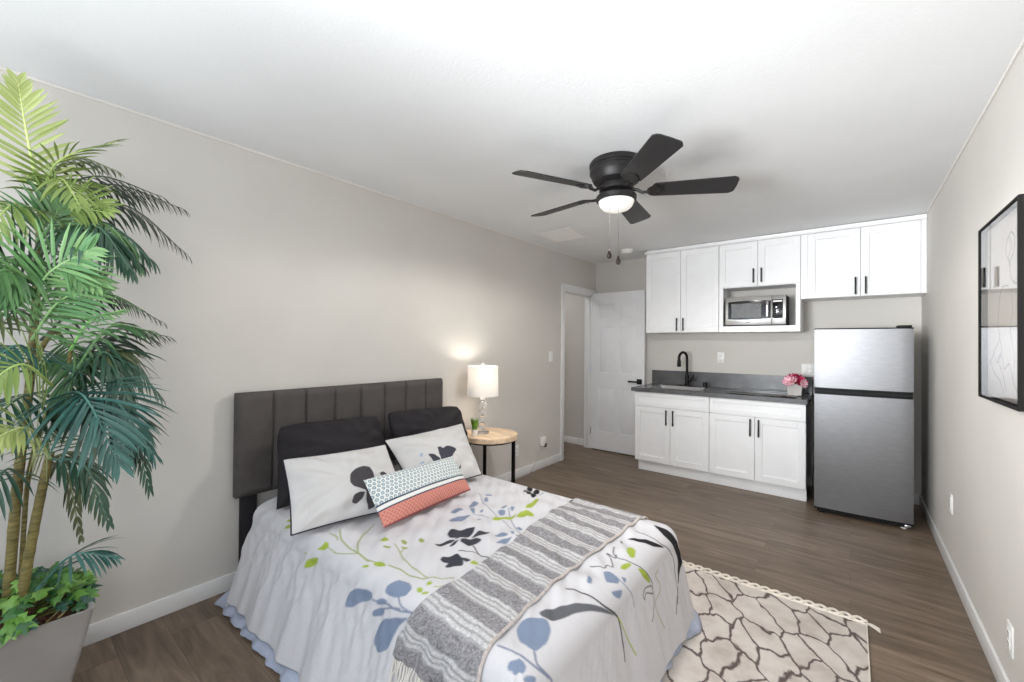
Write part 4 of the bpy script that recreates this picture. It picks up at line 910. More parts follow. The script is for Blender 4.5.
# comforter: cloth coordinates u (along the bed) and v (across it)
XC, YN, YF_, RT, ZT, DT, U0 = -.73, .95, 2.09, .08, .507, .515, -2.42
def ss(x): x = np.clip(x, 0, 1); return x * x * (3 - 2 * x)
def cloth(u, v, pucker=1.0):
    u = np.asarray(u, float); v = np.asarray(v, float)
    cu = np.minimum(u, XC); cv = np.clip(v, YN, YF_)
    dx = u - cu; dy = v - cv; ad = np.abs(dy)
    d = (dx ** 16 + ad ** 16) ** .0625
    hyp = np.hypot(dx, dy) + 1e-9; nx = dx / hyp; ny = dy / hyp
    k = .18 * nx ** 2 + np.where(dy < 0, .28, .24) * ny ** 2
    a = np.minimum(d, RT * PI / 2) / RT; ex = np.maximum(0, d - RT * PI / 2)
    h = RT * np.sin(a) + k * ex
    sag = np.maximum(.034 * ss((cu + 1.25) / .5), .036 * ss((cv - 1.72) / .36))     # the bed is softer towards the foot and far edges
    z = ZT - RT * (1 - np.cos(a)) - (np.sqrt(1 - k * k) - sag / .42) * ex - sag
    s = cu + cv + .25 * np.arctan2(dx, ad + 1e-9) * (d > 0)
    # folds of the hanging sides
    am = np.clip((d - .06) / .35, 0, 1); am = am * am * (3 - 2 * am)
    near = np.clip(-ny, 0, 1); foot = np.clip(nx, 0, 1)
    fold = .014 * np.sin(2 * PI * s / .31 + 1.1 * np.sin(s * 7) + .8 * d) + .006 * np.sin(2 * PI * s / .165 + 2 * np.sin(s * 4.3) + 2.2 * d) + .0025 * np.sin(2 * PI * s / .083 + 3 * np.sin(3 * s))
    # pull lines running from the top edge diagonally down the near side
    diag = .006 * np.sin(2 * PI * (s + .55 * d) / .12 + 2 * np.sin(s * 3)) * np.exp(-((d - .16) / .13) ** 2)
    crease = sum(a_ * np.sin(2 * PI * (s + sl_ * d) / w_ + 2.5 * np.sin(s * f1 + p_) + 1.2 * np.sin(d * 11 + p_)) for a_, sl_, w_, f1, p_ in ((.0042, .35, .094, 4.1, .3), (.0032, -.3, .061, 6.3, 2.1), (.0022, .5, .041, 8.7, 4.0)))
    mid = np.exp(-((d - .24) / .15) ** 2)
    out = (fold * (.75 + .25 * near) * am * (1.15 - .4 * am) + diag * near + crease * mid * (.3 + .4 * near)) * (1 - .35 * foot)
    h = h + out
    # light puckers on the top
    top = (d < RT * PI / 2 + .05)
    wz = 1.5 * (.0035 * np.sin(2 * PI * (u * .35 + v) / .155 + 2.2 * np.sin(u * 5.1 + 1) + np.sin(v * 9)) + .0028 * np.sin(2 * PI * (u - .5 * v) / .21 + 1.7 * np.sin(v * 6)) + .0016 * np.sin(2 * PI * (u * .8 + v * .6) / .062 + 3 * np.sin(u * 4 + v * 3)))
    edge = np.clip((np.minimum(np.minimum(v - YN, YF_ - v), XC - u)) / .06 + .4, 0, 1)
    z = z + wz * edge * pucker + .006 * edge
    return cu + nx * h, cv + ny * h, z
du_ = 0.0042
us = np.arange(U0 - .02, XC + DT + .03, du_); vs_ = np.arange(YN - DT - .03, YF_ + DT + .03, du_)
Ug, Vg = np.meshgrid(us, vs_, indexing='ij')
uu = np.clip(Ug, U0, XC + DT); vv = np.clip(Vg, YN - DT, YF_ + DT)
X, Y, Z = cloth(uu, vv)
# turned-in hem gives the quilt its thickness
def hem(over):  return np.clip(over / .025, 0, 1)
hx = hem(Ug - uu); hy = hem(np.abs(Vg - vv)); hu = hem(uu - Ug)
Z = Z + .006 * (np.maximum(hx, hy)) - .022 * hu
X = X - .016 * hx + 0.004 * hu; Y = Y + .016 * hy * np.sign(YN + .5 - Vg)
C = np.zeros(Ug.shape + (3,)); C[:] = lin((209, 207, 210))
PAL = {'g': (160, 178, 70), 'b': (126, 139, 162), 'k': (33, 32, 35), 'd': (58, 59, 68), 'o': (150, 160, 92), 's': (124, 132, 154), 'e': (98, 99, 104)}
for cn, wd, pl in LINES:
    pl = [(p.x, p.y) for p in spline([(x, y, 0) for x, y in pl], 8 * len(pl))] if len(pl) > 2 else pl
    dye(C, Ug, Vg, lambda x, y: near_line(x, y, pl, max(wd, .0045)), pl, .01, PAL.get(cn, PAL['k']))
for cn, pl in POLYS:
    pl = round_poly(pl); dye(C, Ug, Vg, lambda x, y: in_poly(x, y, pl), pl, .008, PAL[cn])
P = np.stack([X, Y, Z], -1)
o = grid_mesh('comforter', P, M['print'], None, C)
tag(o, 'white comforter printed with green, blue and black leaves, draped over the bed', 'comforter')

# throw across the foot of the bed
def throw():
    nu, nv = 110, 400
    v = np.linspace(.735, 2.22, nv); f = np.linspace(0, 1, nu)
    F_, V = np.meshgrid(f, v, indexing='ij')
    left = np.interp(V, [.70, .79, 1.0, 1.31, 2.09, 2.3], [-1.152, -1.150, -1.085, -1.114, -1.214, -1.22])
    left = left + .006 * np.sin(V * 23)
    right = np.interp(V, [.70, .84, 1.33, 1.64, 2.11, 2.3], [-.80, -.804, -.836, -.829, -.812, -.81]) + .001 * np.sin(V * 31 + 1)
    U = left + (right - left) * F_
    e = 1e-3
    p = np.stack(cloth(U, V, .25), -1); pu = np.stack(cloth(U + e, V, .25), -1) - p; pv = np.stack(cloth(U, V + e, .25), -1) - p
    nrm = np.cross(pu, pv); nrm /= np.linalg.norm(nrm, axis=-1)[..., None]
    edge = np.minimum(np.minimum(F_, 1 - F_) * .36, np.minimum(V - .735, 2.22 - V))
    hgt = .005 + .008 * np.sqrt(np.clip(1 - (1 - np.clip(edge / .012, 0, 1)) ** 2, 0, 1)) + .001 * np.sin(V * 40 + 3 * F_) * np.clip(edge / .03, 0, 1)
    lift = np.clip(cloth(U, V)[2] - p[..., 2], 0, None)          # rests on the puckers of the comforter
    p = p + nrm * (hgt + lift)[..., None]
    # stripes: broad dark heather bands between pale ribbed ones
    r = np.random.RandomState(5)
    sp = r.rand(nu, nv)
    sp = (sp + np.roll(sp, 1, 0)) / 2
    vt = V + .0022 * np.sin(F_ * 5 + V * 7)
    col = np.zeros(p.shape)
    dark, mid, pale, wht = [np.array(lin(c)) for c in ((142, 139, 142), (166, 164, 166), (200, 198, 198), (224, 223, 222))]
    per = .112; q = (vt - .735) % per
    band = (q < .054)
    rib = ((q - .054) % .0185) < .0075
    base = np.where(band[..., None], dark, np.where(rib[..., None], mid, pale))
    amp = np.where(band, .75, .35)
    col = base * (1 + amp[..., None] * (sp[..., None] - .42) * 1.5)
    edge_l = (1 - F_) * .36 < .008
    col[edge_l] = np.array(lin((206, 196, 191))) * (.8 + .4 * sp[edge_l][:, None])
    return p, np.clip(col, 0, 1)
P, C = throw()
tag_t = grid_mesh('throw_blanket', P, M['throw'], None, C)
tag(tag_t, 'grey and white striped woven throw laid across the foot of the bed', 'throw blanket')
b = B(); nf = 34; r = random.Random(11)
for k in range(nf):
    f = (k + .5) / nf; i = min(int(f * 109), 109)
    u = -1.150 + .35 * f
    pts = []; L = .085 + r.uniform(-.012, .012)
    for j in range(5):
        v_ = .741 - L * j / 4
        u2 = u + r.uniform(-.003, .003) * j
        x, y, z = (float(q) for q in cloth(u2, v_)); pts.append((x, y - .008, z + .004))
    b.tube(pts, [.0028, .0034, .0034, .003, .002], 6)
b.build('fringe', M['fringe'], tag_t)

# ------------------------------------------------------------------ pillows
def pillow(name, label, cat, Q, T, mat, col=None, n=70, group=None, pipe=None, pinch=.35, sag=.0, seed=0, wr=.006, front=(1, 0, 0), soft=0.0):
    """Q = bottom-left, bottom-right, top-left, top-right corners; the print lies on the front"""
    Q = [Vector(q) for q in Q]
    cc = sum(Q, Vector()) / 4
    U = ((Q[1] - Q[0]) + (Q[3] - Q[2])).normalized(); Vv = ((Q[2] - Q[0]) + (Q[3] - Q[1])).normalized(); N = U.cross(Vv).normalized()
    if N.dot(Vector(front)) < 0: N = -N
    t = thing(name, label, cat, (Q[0] + Q[1]) / 2, group)
    a = np.linspace(0, 1, n); A, Bm = np.meshgrid(a, a, indexing='ij')
    q = [np.array(v) for v in Q]
    # edges bow inwards between the corners
    Ai = A + (.5 - A) * pinch * .12 * (1 - (2 * Bm - 1) ** 2) * np.abs(2 * A - 1); Bi = Bm + (.5 - Bm) * pinch * .16 * (1 - (2 * A - 1) ** 2) * np.abs(2 * Bm - 1)
    Ai, Bi = .5 + (Ai - .5) * (1 - soft * np.clip(2 * Bm - 1, 0, 1) ** 5), np.where(Bm > .5, .5 + (Bi - .5) * (1 - soft * np.abs(2 * A - 1) ** 5), Bi)
    base = (q[0] * ((1 - Ai) * (1 - Bi))[..., None] + q[1] * (Ai * (1 - Bi))[..., None] + q[2] * ((1 - Ai) * Bi)[..., None] + q[3] * (Ai * Bi)[..., None])
    th = T / 2 * (np.clip(1 - np.abs(2 * A - 1) ** 2.4, 0, 1) ** .62) * (np.clip(1 - np.abs(2 * Bm - 1) ** 2.4, 0, 1) ** .62)
    r = np.random.RandomState(seed); p1, p2, p3 = r.rand(3) * 6
    er = np.clip(np.minimum(np.minimum(A, 1 - A), np.minimum(Bm, 1 - Bm)) / .12, 0, 1)
    ang = np.arctan2(Bm - .5, A - .5)
    w = wr * er * (np.sin(A * 13 + 3 * np.sin(Bm * 5 + p1) + p2) * np.sin(Bm * 8 + p3) + .7 * np.sin(ang * 14 + p1) * (np.hypot(A - .5, Bm - .5) * 2) ** 2)
    Nn = np.array(N)
    f = base + Nn * (th + w)[..., None]; k = base - Nn * (th * .9)[..., None]
    idx = np.arange(n * n).reshape(n, n); vs = list(map(tuple, f.reshape(-1, 3)))
    b = B(); bidx = idx.copy(); extra = []; cnt = n * n
    for i in range(1, n - 1):
        for j in range(1, n - 1): bidx[i, j] = cnt; cnt += 1; extra.append(tuple(k[i, j]))
    fs = [(int(idx[i, j]), int(idx[i + 1, j]), int(idx[i + 1, j + 1]), int(idx[i, j + 1])) for i in range(n - 1) for j in range(n - 1)]
    fs += [(int(bidx[i, j]), int(bidx[i, j + 1]), int(bidx[i + 1, j + 1]), int(bidx[i + 1, j])) for i in range(n - 1) for j in range(n - 1)]
    b.add(vs + extra, fs)
    if col is not None:
        c = col(A, Bm); b.col = [tuple(x) for x in c.reshape(-1, 3)] + [tuple(c[i, j]) for i in range(1, n - 1) for j in range(1, n - 1)]
    b.build('cushion', mat, t, None, color=col is not None)
    if pipe:
        ring = [f[i, 0] for i in range(n)] + [f[n - 1, j] for j in range(1, n)] + [f[i, n - 1] for i in range(n - 2, -1, -1)] + [f[0, j] for j in range(n - 2, -1, -1)]
        B().tube([tuple(p) for p in ring], pipe, 7, False).build('piping', M['piping'], t)
    return t
G_BK = 'black pillows against the headboard'; G_WH = 'white printed shams'
pillow('pillow', 'plain black pillow leaning on the left half of the headboard', 'pillow', [(-2.21, .90, .525), (-2.21, 1.56, .525), (-2.40, .965, .912), (-2.40, 1.61, .893)], .25, M['blackcloth'], group=G_BK, seed=3, wr=.013, pinch=.3, soft=.09)
pillow('pillow', 'plain black pillow by the nightstand, on the right half of the headboard', 'pillow', [(-2.21, 1.66, .525), (-2.21, 2.27, .525), (-2.40, 1.64, .905), (-2.40, 2.33, .878)], .25, M['blackcloth'], group=G_BK, seed=8, wr=.013, pinch=.3, soft=.09)
CW = np.array(lin((206, 204, 203)))
def sham1(A, B_):
    c = np.zeros(A.shape + (3,)); c[:] = CW
    for p in W1P:
        p = round_poly([(x, y - .07) for x, y in p]); dye(c, A, B_, lambda x, y: in_poly(x, y, p), p, .02, (72, 68, 71))
    return c
def sham2(A, B_):
    c = np.zeros(A.shape + (3,)); c[:] = CW
    for p in W2P:
        p = round_poly([(x - .02, y - .10) for x, y in p]); dye(c, A, B_, lambda x, y: in_poly(x, y, p), p, .02, (66, 66, 76))
    for p in W2B:
        p = round_poly([(x - .02, y - .10) for x, y in p]); dye(c, A, B_, lambda x, y: in_poly(x, y, p), p, .02, (158, 176, 196))
    return c
pillow('pillow', 'white sham with a large dark flower, in front of the left black pillow', 'pillow', [(-1.863, .82, .528), (-1.736, 1.358, .528), (-2.08, .872, .802), (-2.03, 1.40, .786)], .12, M['pillowprint'], sham1, 190, G_WH, .0035, seed=1, wr=.011)
pillow('pillow', 'white sham with a dark flower, nearest the round nightstand', 'pillow', [(-1.80, 1.434, .528), (-1.819, 1.969, .528), (-2.13, 1.46, .784), (-2.11, 2.075, .80)], .15, M['pillowprint'], sham2, 190, G_WH, .0035, seed=2, wr=.011)
def lumbar(A, B_):
    c = np.zeros(A.shape + (3,)); c[:] = lin((232, 232, 228))
    w = 0.61; h = .26; x = A * w; y = B_ * h
    up = B_ > .42
    row = np.floor(y / .021); xs = x + (row % 2) * .0115
    ox = (xs % .023) - .0115; oy = (y % .021) - .0105
    e = (ox / .0082) ** 2 + (oy / .0092) ** 2
    c[up & (e < 1)] = lin((128, 150, 160)); c[up & (e < .28)] = lin((190, 202, 204))
    c[(B_ > .395) & (B_ < .425)] = lin((62, 70, 90)); c[(B_ > .295) & (B_ < .32)] = lin((62, 70, 90))
    lo = B_ < .295
    dia = (np.abs(((x + y) % .022) - .011) < .0022) | (np.abs(((x - y) % .022) - .011) < .0022)
    c[lo] = lin((200, 122, 108)); c[lo & dia] = lin((216, 156, 143)); c[(B_ < .03)] = lin((150, 84, 84))
    return c
pillow('pillow', 'oblong lumbar pillow, blue-grey dotted above and coral below', 'pillow', [(-1.605, 1.104, .536), (-1.658, 1.704, .536), (-1.775, 1.106, .712), (-1.775, 1.672, .711)], .12, M['lumbar'], lumbar, 200, None, None, seed=5, wr=.003, pinch=.1)

# ------------------------------------------------------------------ rug
RX0, RX1, RY0, RY1 = -1.62, 0.063, 0.36, 2.695
t = thing('rug', 'pale beige rug with a dark cracked-line pattern and a braided fringe, under the bed', 'rug', ((RX0 + RX1) / 2, (RY0 + RY1) / 2, 0))
B().box(RX0, RX1, RY0, RY1, 0.0005, 0.012, 0.004).build('pile', M['rug'], t)
b = B()
for y, sg in ((RY1, 1),):
    n = 190
    for ph in (0, PI): b.tube([(RX0 + (RX1 - RX0) * k / n, y + sg * (.010 + .019 * math.sin(2 * PI * k / n * 17 + ph)), .014 + .004 * math.cos(2 * PI * k / n * 17 + ph)) for k in range(n + 1)], .0065, 7)
    b.tube([(RX0 + (RX1 - RX0) * k / n, y - sg * (.012 + .002 * math.sin(k * .9)), .011) for k in range(n + 1)], .0055, 7)
    for x in (RX1,):
        s_ = 1 if x > 0 else -1
        for q in range(4): b.tube([(x, y, .012), (x + s_ * .022, y + sg * (.006 - .006 * q), .010), (x + s_ * .05, y - sg * .012 * q, .005)], [.004, .004, .002], 6)
b.build('braided_fringe', M['rope'], t)
B().box(RX1 - 0.003, RX1 + 0.003, RY0, RY1, 0.001, 0.0115, 0.002).build('side_binding', M['rope'], t)

# ------------------------------------------------------------------ nightstand, lamp, small plant
TX, TY, TZ, TR_ = -2.375, 2.655, 0.605, 0.24
t = thing('side_table', 'round pale wood side table on black legs beside the headboard', 'side table', (TX, TY, 0))
B().lathe([(0, TZ - .042), (TR_ - .004, TZ - .042), (TR_, TZ - .038), (TR_, TZ - .004), (TR_ - .004, TZ), (0, TZ)], (TX, TY, 0), 64).build('tabletop', M['tabletop'], t)
for a in (22, 142, 262):
    x, y = TX + .215 * math.cos(math.radians(a)), TY + .215 * math.sin(math.radians(a))
    B().box(x - .012, x + .012, y - .012, y + .012, 0, TZ - .041, .002).build('leg', M['black'], t)
ring = [(TX + .205 * math.cos(2 * PI * k / 40), TY + .205 * math.sin(2 * PI * k / 40), TZ - .052) for k in range(41)]
B().tube(ring, .008, 8, False).build('apron_ring', M['black'], t)
LX, LY = -2.42, 2.62
t = thing('table_lamp', 'crystal ball table lamp with a white drum shade, lit, on the round table', 'table lamp', (LX, LY, TZ))
B().lathe([(0, .001), (.055, .001), (.055, .012), (.05, .016), (.014, .018), (.012, .03), (0, .03)], (LX, LY, TZ), 28).build('lamp_base', M['crystal'], t)
for k in range(4): B().sphere((LX, LY, TZ + .058 + k * .062), .031, (1, 1, .98), 20, 12).build('crystal_ball', M['crystal'], t)
for k in range(5): B().lathe([(0, -.004), (.012, -.004), (.012, .004), (0, .004)], (LX, LY, TZ + .027 + k * .062), 16).build('chrome_disc', M['chrome'], t)
b = B(); b.lathe([(0, 0), (.016, 0), (.02, .02), (.012, .05), (0, .05)], (LX, LY, TZ + .278), 18); b.build('socket', M['plate'], t)
sz0, sz1, sr0, sr1 = .92, 1.168, .132, .126
b = B()
n = 48; lo = []
for r_, z in ((sr0, sz0), (sr0 * .5 + sr1 * .5, (sz0 + sz1) / 2), (sr1, sz1), (sr1 - .002, sz1), ((sr0 + sr1) / 2 - .002, (sz0 + sz1) / 2), (sr0 - .002, sz0)):
    lo += [(LX + r_ * math.cos(2 * PI * k / n), LY + r_ * math.sin(2 * PI * k / n), z) for k in range(n)]
b.add(lo, [(i * n + k, i * n + (k + 1) % n, ((i + 1) % 6) * n + (k + 1) % n, ((i + 1) % 6) * n + k) for i in range(6) for k in range(n)])
sh = b.build('lamp_shade', M['shade'], t, 60)
b = B()
for k in range(3):
    a = 2 * PI * k / 3; b.tube([(LX, LY, 1.158), (LX + (sr1 - .001) * math.cos(a), LY + (sr1 - .001) * math.sin(a), 1.158)], .0016, 6)
b.tube([(LX, LY, TZ + .32), (LX, LY, 1.165)], .003, 8); b.build('shade_spider', M['chrome'], sh)
B().sphere((LX, LY, 1.182), .016, (1, 1, 1), 16, 10).build('finial', M['plate'], t)
B().sphere((LX + .001, LY + .03, 1.03), .026, (1, 1, 1.25), 16, 10).build('bulb', M['bulb'], t)
l = bpy.data.lights.new('lamp_light', 'POINT'); l.energy = 2.0; l.color = (1, .94, .85); l.shadow_soft_size = .035
lo_ = bpy.data.objects.new('lamp_light', l); COL.objects.link(lo_); lo_.location = (LX, LY, 1.095)

gx, gy = -2.395, 2.50
t = thing('potted_grass', 'tiny white pot of green grass beside the lamp', 'potted plant', (gx, gy, TZ))
B().lathe([(0, .0005), (.022, .0005), (.03, .05), (.031, .054), (.027, .054), (.025, .045), (0, .045)], (gx, gy, TZ), 24).build('pot', M['whitepot'], t)
b = B(); r = random.Random(2)
for k in range(60):
    a = r.uniform(0, 2 * PI); q = r.uniform(0, .02); L = r.uniform(.07, .115); ln = r.uniform(0, .28)
    p = Vector((gx + q * math.cos(a), gy + q * math.sin(a), TZ + .045)); d = Vector((math.cos(a) * ln, math.sin(a) * ln, 1)).normalized(); sd = Vector((-math.sin(a), math.cos(a), 0)) * .0028
    b.add([p - sd, p + sd, p + d * L * .6 + sd * .8, p + d * L + Vector((math.cos(a), math.sin(a), 0)) * .008, p + d * L * .6 - sd * .8], [(0, 1, 2, 3, 4)])
b.build('grass_blades', M['grass'], t, fix=False)

# palm: (tint, leaflet length, width, droop, facing, rachis points)
FRONDS=[
('ly',0.125,0.02,0.1,'c',[(-2.2,0.105,1.839),(-2.15,0.069,2.054),(-2.1,0.048,2.192)]),
('yg',0.13,0.016,0.3,'u',[(-2.2,0.109,1.876),(-2.12,0.15,1.98),(-2.05,0.279,2.068)]),
('ol',0.1,0.013,0.9,'u',[(-2.25,0.119,1.925),(-2.2,0.188,2.019),(-2.15,0.291,1.993)]),
('yg',0.16,0.017,0.5,'u',[(-2.2,0.11,1.841),(-2.1,0.145,1.905),(-1.95,0.18,1.791)]),
('dk',0.13,0.014,1.0,'u',[(-2.25,0.122,1.818),(-2.3,0.294,1.976),(-2.35,0.538,1.953)]),
('dk',0.14,0.014,1.0,'u',[(-2.25,0.128,1.784),(-2.25,0.332,1.892),(-2.3,0.547,1.74)]),
('dg',0.17,0.02,1.0,'u',[(-2.2,0.13,1.733),(-2.1,0.257,1.78),(-2.05,0.375,1.663)]),
('dg',0.16,0.02,1.1,'u',[(-2.2,0.13,1.733),(-2.0,0.221,1.744),(-1.95,0.304,1.605)]),
('bg',0.19,0.02,0.35,'c',[(-2.15,0.09,1.402),(-2.0,0.111,1.556),(-1.9,0.204,1.649)]),
('bg',0.17,0.018,0.4,'c',[(-2.15,0.099,1.42),(-2.0,0.142,1.586),(-1.9,0.219,1.532)]),
('yg',0.14,0.016,0.4,'c',[(-2.2,0.102,1.741),(-2.1,0.165,1.807),(-2.0,0.252,1.796)]),
('yg',0.17,0.018,0.6,'u',[(-2.2,0.102,1.769),(-2.1,0.047,1.793),(-1.95,-0.028,1.622)]),
('gr',0.17,0.018,0.7,'u',[(-2.2,0.094,1.646),(-2.05,0.038,1.595),(-1.95,-0.035,1.407)]),
('gr',0.18,0.02,0.5,'c',[(-2.15,0.098,1.487),(-2.0,0.041,1.565),(-1.9,-0.027,1.518)]),
('gr',0.15,0.017,0.5,'c',[(-2.2,0.098,1.664),(-2.1,0.124,1.739),(-2.1,0.146,1.813)]),
('ol',0.13,0.014,0.8,'u',[(-2.25,0.1,1.352),(-2.15,0.042,1.466),(-2.05,-0.036,1.35)]),
('dk',0.1,0.013,1.1,'u',[(-2.3,0.116,1.352),(-2.3,0.271,1.539),(-2.35,0.477,1.436)]),
('dk',0.13,0.014,0.9,'u',[(-2.4,0.132,1.505),(-2.42,0.226,1.635),(-2.45,0.345,1.526)]),
('br',0.1,0.012,0.5,'u',[(-2.1,0.176,1.318),(-2.0,0.213,1.421),(-1.95,0.29,1.461)]),
('gr',0.13,0.016,0.7,'u',[(-2.1,0.168,1.198),(-2.05,0.264,1.397),(-2.05,0.379,1.393)]),
('dk',0.13,0.015,0.8,'u',[(-2.2,0.176,1.191),(-2.25,0.31,1.394),(-2.3,0.485,1.374)]),
('dg',0.17,0.018,0.8,'u',[(-2.15,0.172,1.184),(-2.1,0.282,1.336),(-2.1,0.415,1.146)]),
('dg',0.16,0.018,0.8,'u',[(-2.1,0.168,1.188),(-2.0,0.251,1.313),(-1.95,0.304,1.147)]),
('te',0.22,0.021,0.5,'c',[(-2.1,0.163,1.174),(-1.9,0.196,1.168),(-1.85,0.267,0.959)]),
('te',0.2,0.019,0.6,'u',[(-2.1,0.163,1.174),(-1.95,0.264,1.158),(-1.92,0.365,0.96)]),
('dg',0.15,0.016,0.8,'u',[(-2.2,0.171,1.155),(-2.15,0.328,1.089),(-2.15,0.399,0.786)]),
('te',0.16,0.02,0.7,'u',[(-2.2,0.132,1.211),(-2.05,0.062,1.336),(-1.9,-0.023,1.253)]),
('dg',0.17,0.018,0.7,'u',[(-2.2,0.132,1.176),(-2.05,0.054,1.162),(-1.95,-0.022,1.064)]),
('yg',0.15,0.02,0.3,'c',[(-2.0,0.129,1.208),(-1.85,0.06,1.283),(-1.8,-0.005,1.231)]),
('ly',0.14,0.02,0.5,'c',[(-2.1,0.134,0.955),(-1.9,0.076,1.091),(-1.8,0.002,1.083)]),
('gr',0.12,0.016,0.5,'c',[(-2.15,0.132,0.946),(-2.05,0.125,1.041),(-2.0,0.143,1.077)]),
('ol',0.14,0.016,0.9,'u',[(-2.2,0.14,0.936),(-2.2,0.209,0.933),(-2.15,0.264,0.729)]),
('dg',0.11,0.016,0.9,'u',[(-2.15,0.137,0.945),(-2.1,0.217,0.91),(-2.05,0.272,0.716)]),
('ol',0.1,0.016,1.0,'u',[(-2.3,0.147,0.902),(-2.35,0.192,0.853),(-2.35,0.233,0.59)]),
('te',0.14,0.017,0.6,'u',[(-2.2,0.113,0.485),(-2.1,0.189,0.608),(-2.05,0.284,0.584)]),
('dg',0.13,0.016,0.8,'u',[(-2.3,0.08,0.852),(-2.2,0.039,0.917),(-2.1,-0.02,0.796)]),
('gr',0.15,0.017,0.6,'u',[(-2.2,0.159,1.353),(-2.1,0.188,1.284),(-2.0,0.148,1.093)]),
]
TRUNKS= [(0.0145, 0.009, [(-2.28, 0.052, 0.447), (-2.25, 0.064, 0.763), (-2.25, 0.073, 0.934), (-2.25, 0.092, 1.211), (-2.22, 0.101, 1.492), (-2.2, 0.108, 1.788), (-2.2, 0.105, 1.892)]), (0.015, 0.011, [(-2.24, 0.079, 0.433), (-2.22, 0.098, 0.622), (-2.18, 0.121, 0.833), (-2.15, 0.137, 0.966)]), (0.007, 0.005, [(-2.3, 0.08, 0.462), (-2.28, 0.093, 0.853), (-2.2, 0.124, 1.072), (-2.12, 0.155, 1.163), (-2.1, 0.17, 1.243), (-2.1, 0.18, 1.353)]), (0.009, 0.006, [(-2.25, 0.092, 1.211), (-2.2, 0.112, 1.317), (-2.2, 0.146, 1.388), (-2.2, 0.159, 1.37)])]

# ------------------------------------------------------------------ potted palm
GX, GY = -2.30, 0.04
t = thing('potted_palm', 'tall artificial palm with ivy at its foot, in a square grey planter', 'potted plant', (GX, GY, 0))
b = B(); n = 4
def sq(h, r, seg=6, rr=.02):
    out = []
    for cx, cy, a0 in ((r - rr, r - rr, 0), (-r + rr, r - rr, 90), (-r + rr, -r + rr, 180), (r - rr, -r + rr, 270)):
        for k in range(seg + 1):
            a = math.radians(a0 + 90 * k / seg); out.append((GX + cx + rr * math.cos(a), GY + cy + rr * math.sin(a), h))
    return out
lv = [(0.0, .135), (0.1, .153), (0.2, .172), (0.3, .191), (0.398, .208), (0.402, .210), (0.402, .197), (0.398, .195), (0.35, .187)]
lo = []; [lo.extend(sq(h, r)) for h, r in lv]; m = 28
fs = [(k * m + i, k * m + (i + 1) % m, (k + 1) * m + (i + 1) % m, (k + 1) * m + i) for k in range(len(lv) - 1) for i in range(m)] + [tuple(range(m - 1, -1, -1))]
b.add(lo, fs).build('planter', M['planter'], t)
P = np.zeros((24, 24, 3)); r = np.random.RandomState(1)
A_, B_ = np.meshgrid(np.linspace(-1, 1, 24), np.linspace(-1, 1, 24), indexing='ij')
P[..., 0] = GX + A_ * .188; P[..., 1] = GY + B_ * .188; P[..., 2] = .358 + .012 * r.rand(24, 24) + .012 * (1 - A_ ** 2) * (1 - B_ ** 2)
grid_mesh('soil', P, M['soil'], t)
for r0, r1, pl in TRUNKS:
    pts = spline(pl, 40); N_ = len(pts)
    rad = [(r0 + (r1 - r0) * k / (N_ - 1)) * (1 + .10 * max(0, math.sin(k * 1.6)) ** 3) for k in range(N_)]
    B().tube(pts, rad, 12).build('stem', M['stem'], t)
CL = {'ly': ((178, 190, 122), (150, 166, 96)), 'yg': ((146, 166, 92), (112, 138, 70)), 'bg': ((130, 166, 108), (92, 138, 86)), 'gr': ((96, 134, 84), (68, 108, 68)), 'br': ((132, 190, 104), (96, 156, 80)),
      'dg': ((66, 100, 80), (46, 78, 62)), 'dk': ((64, 74, 58), (46, 58, 46)), 'ol': ((104, 112, 76), (76, 86, 58)), 'te': ((68, 114, 106), (44, 86, 78))}
CAMP = Vector((0, 0, CAM_H))
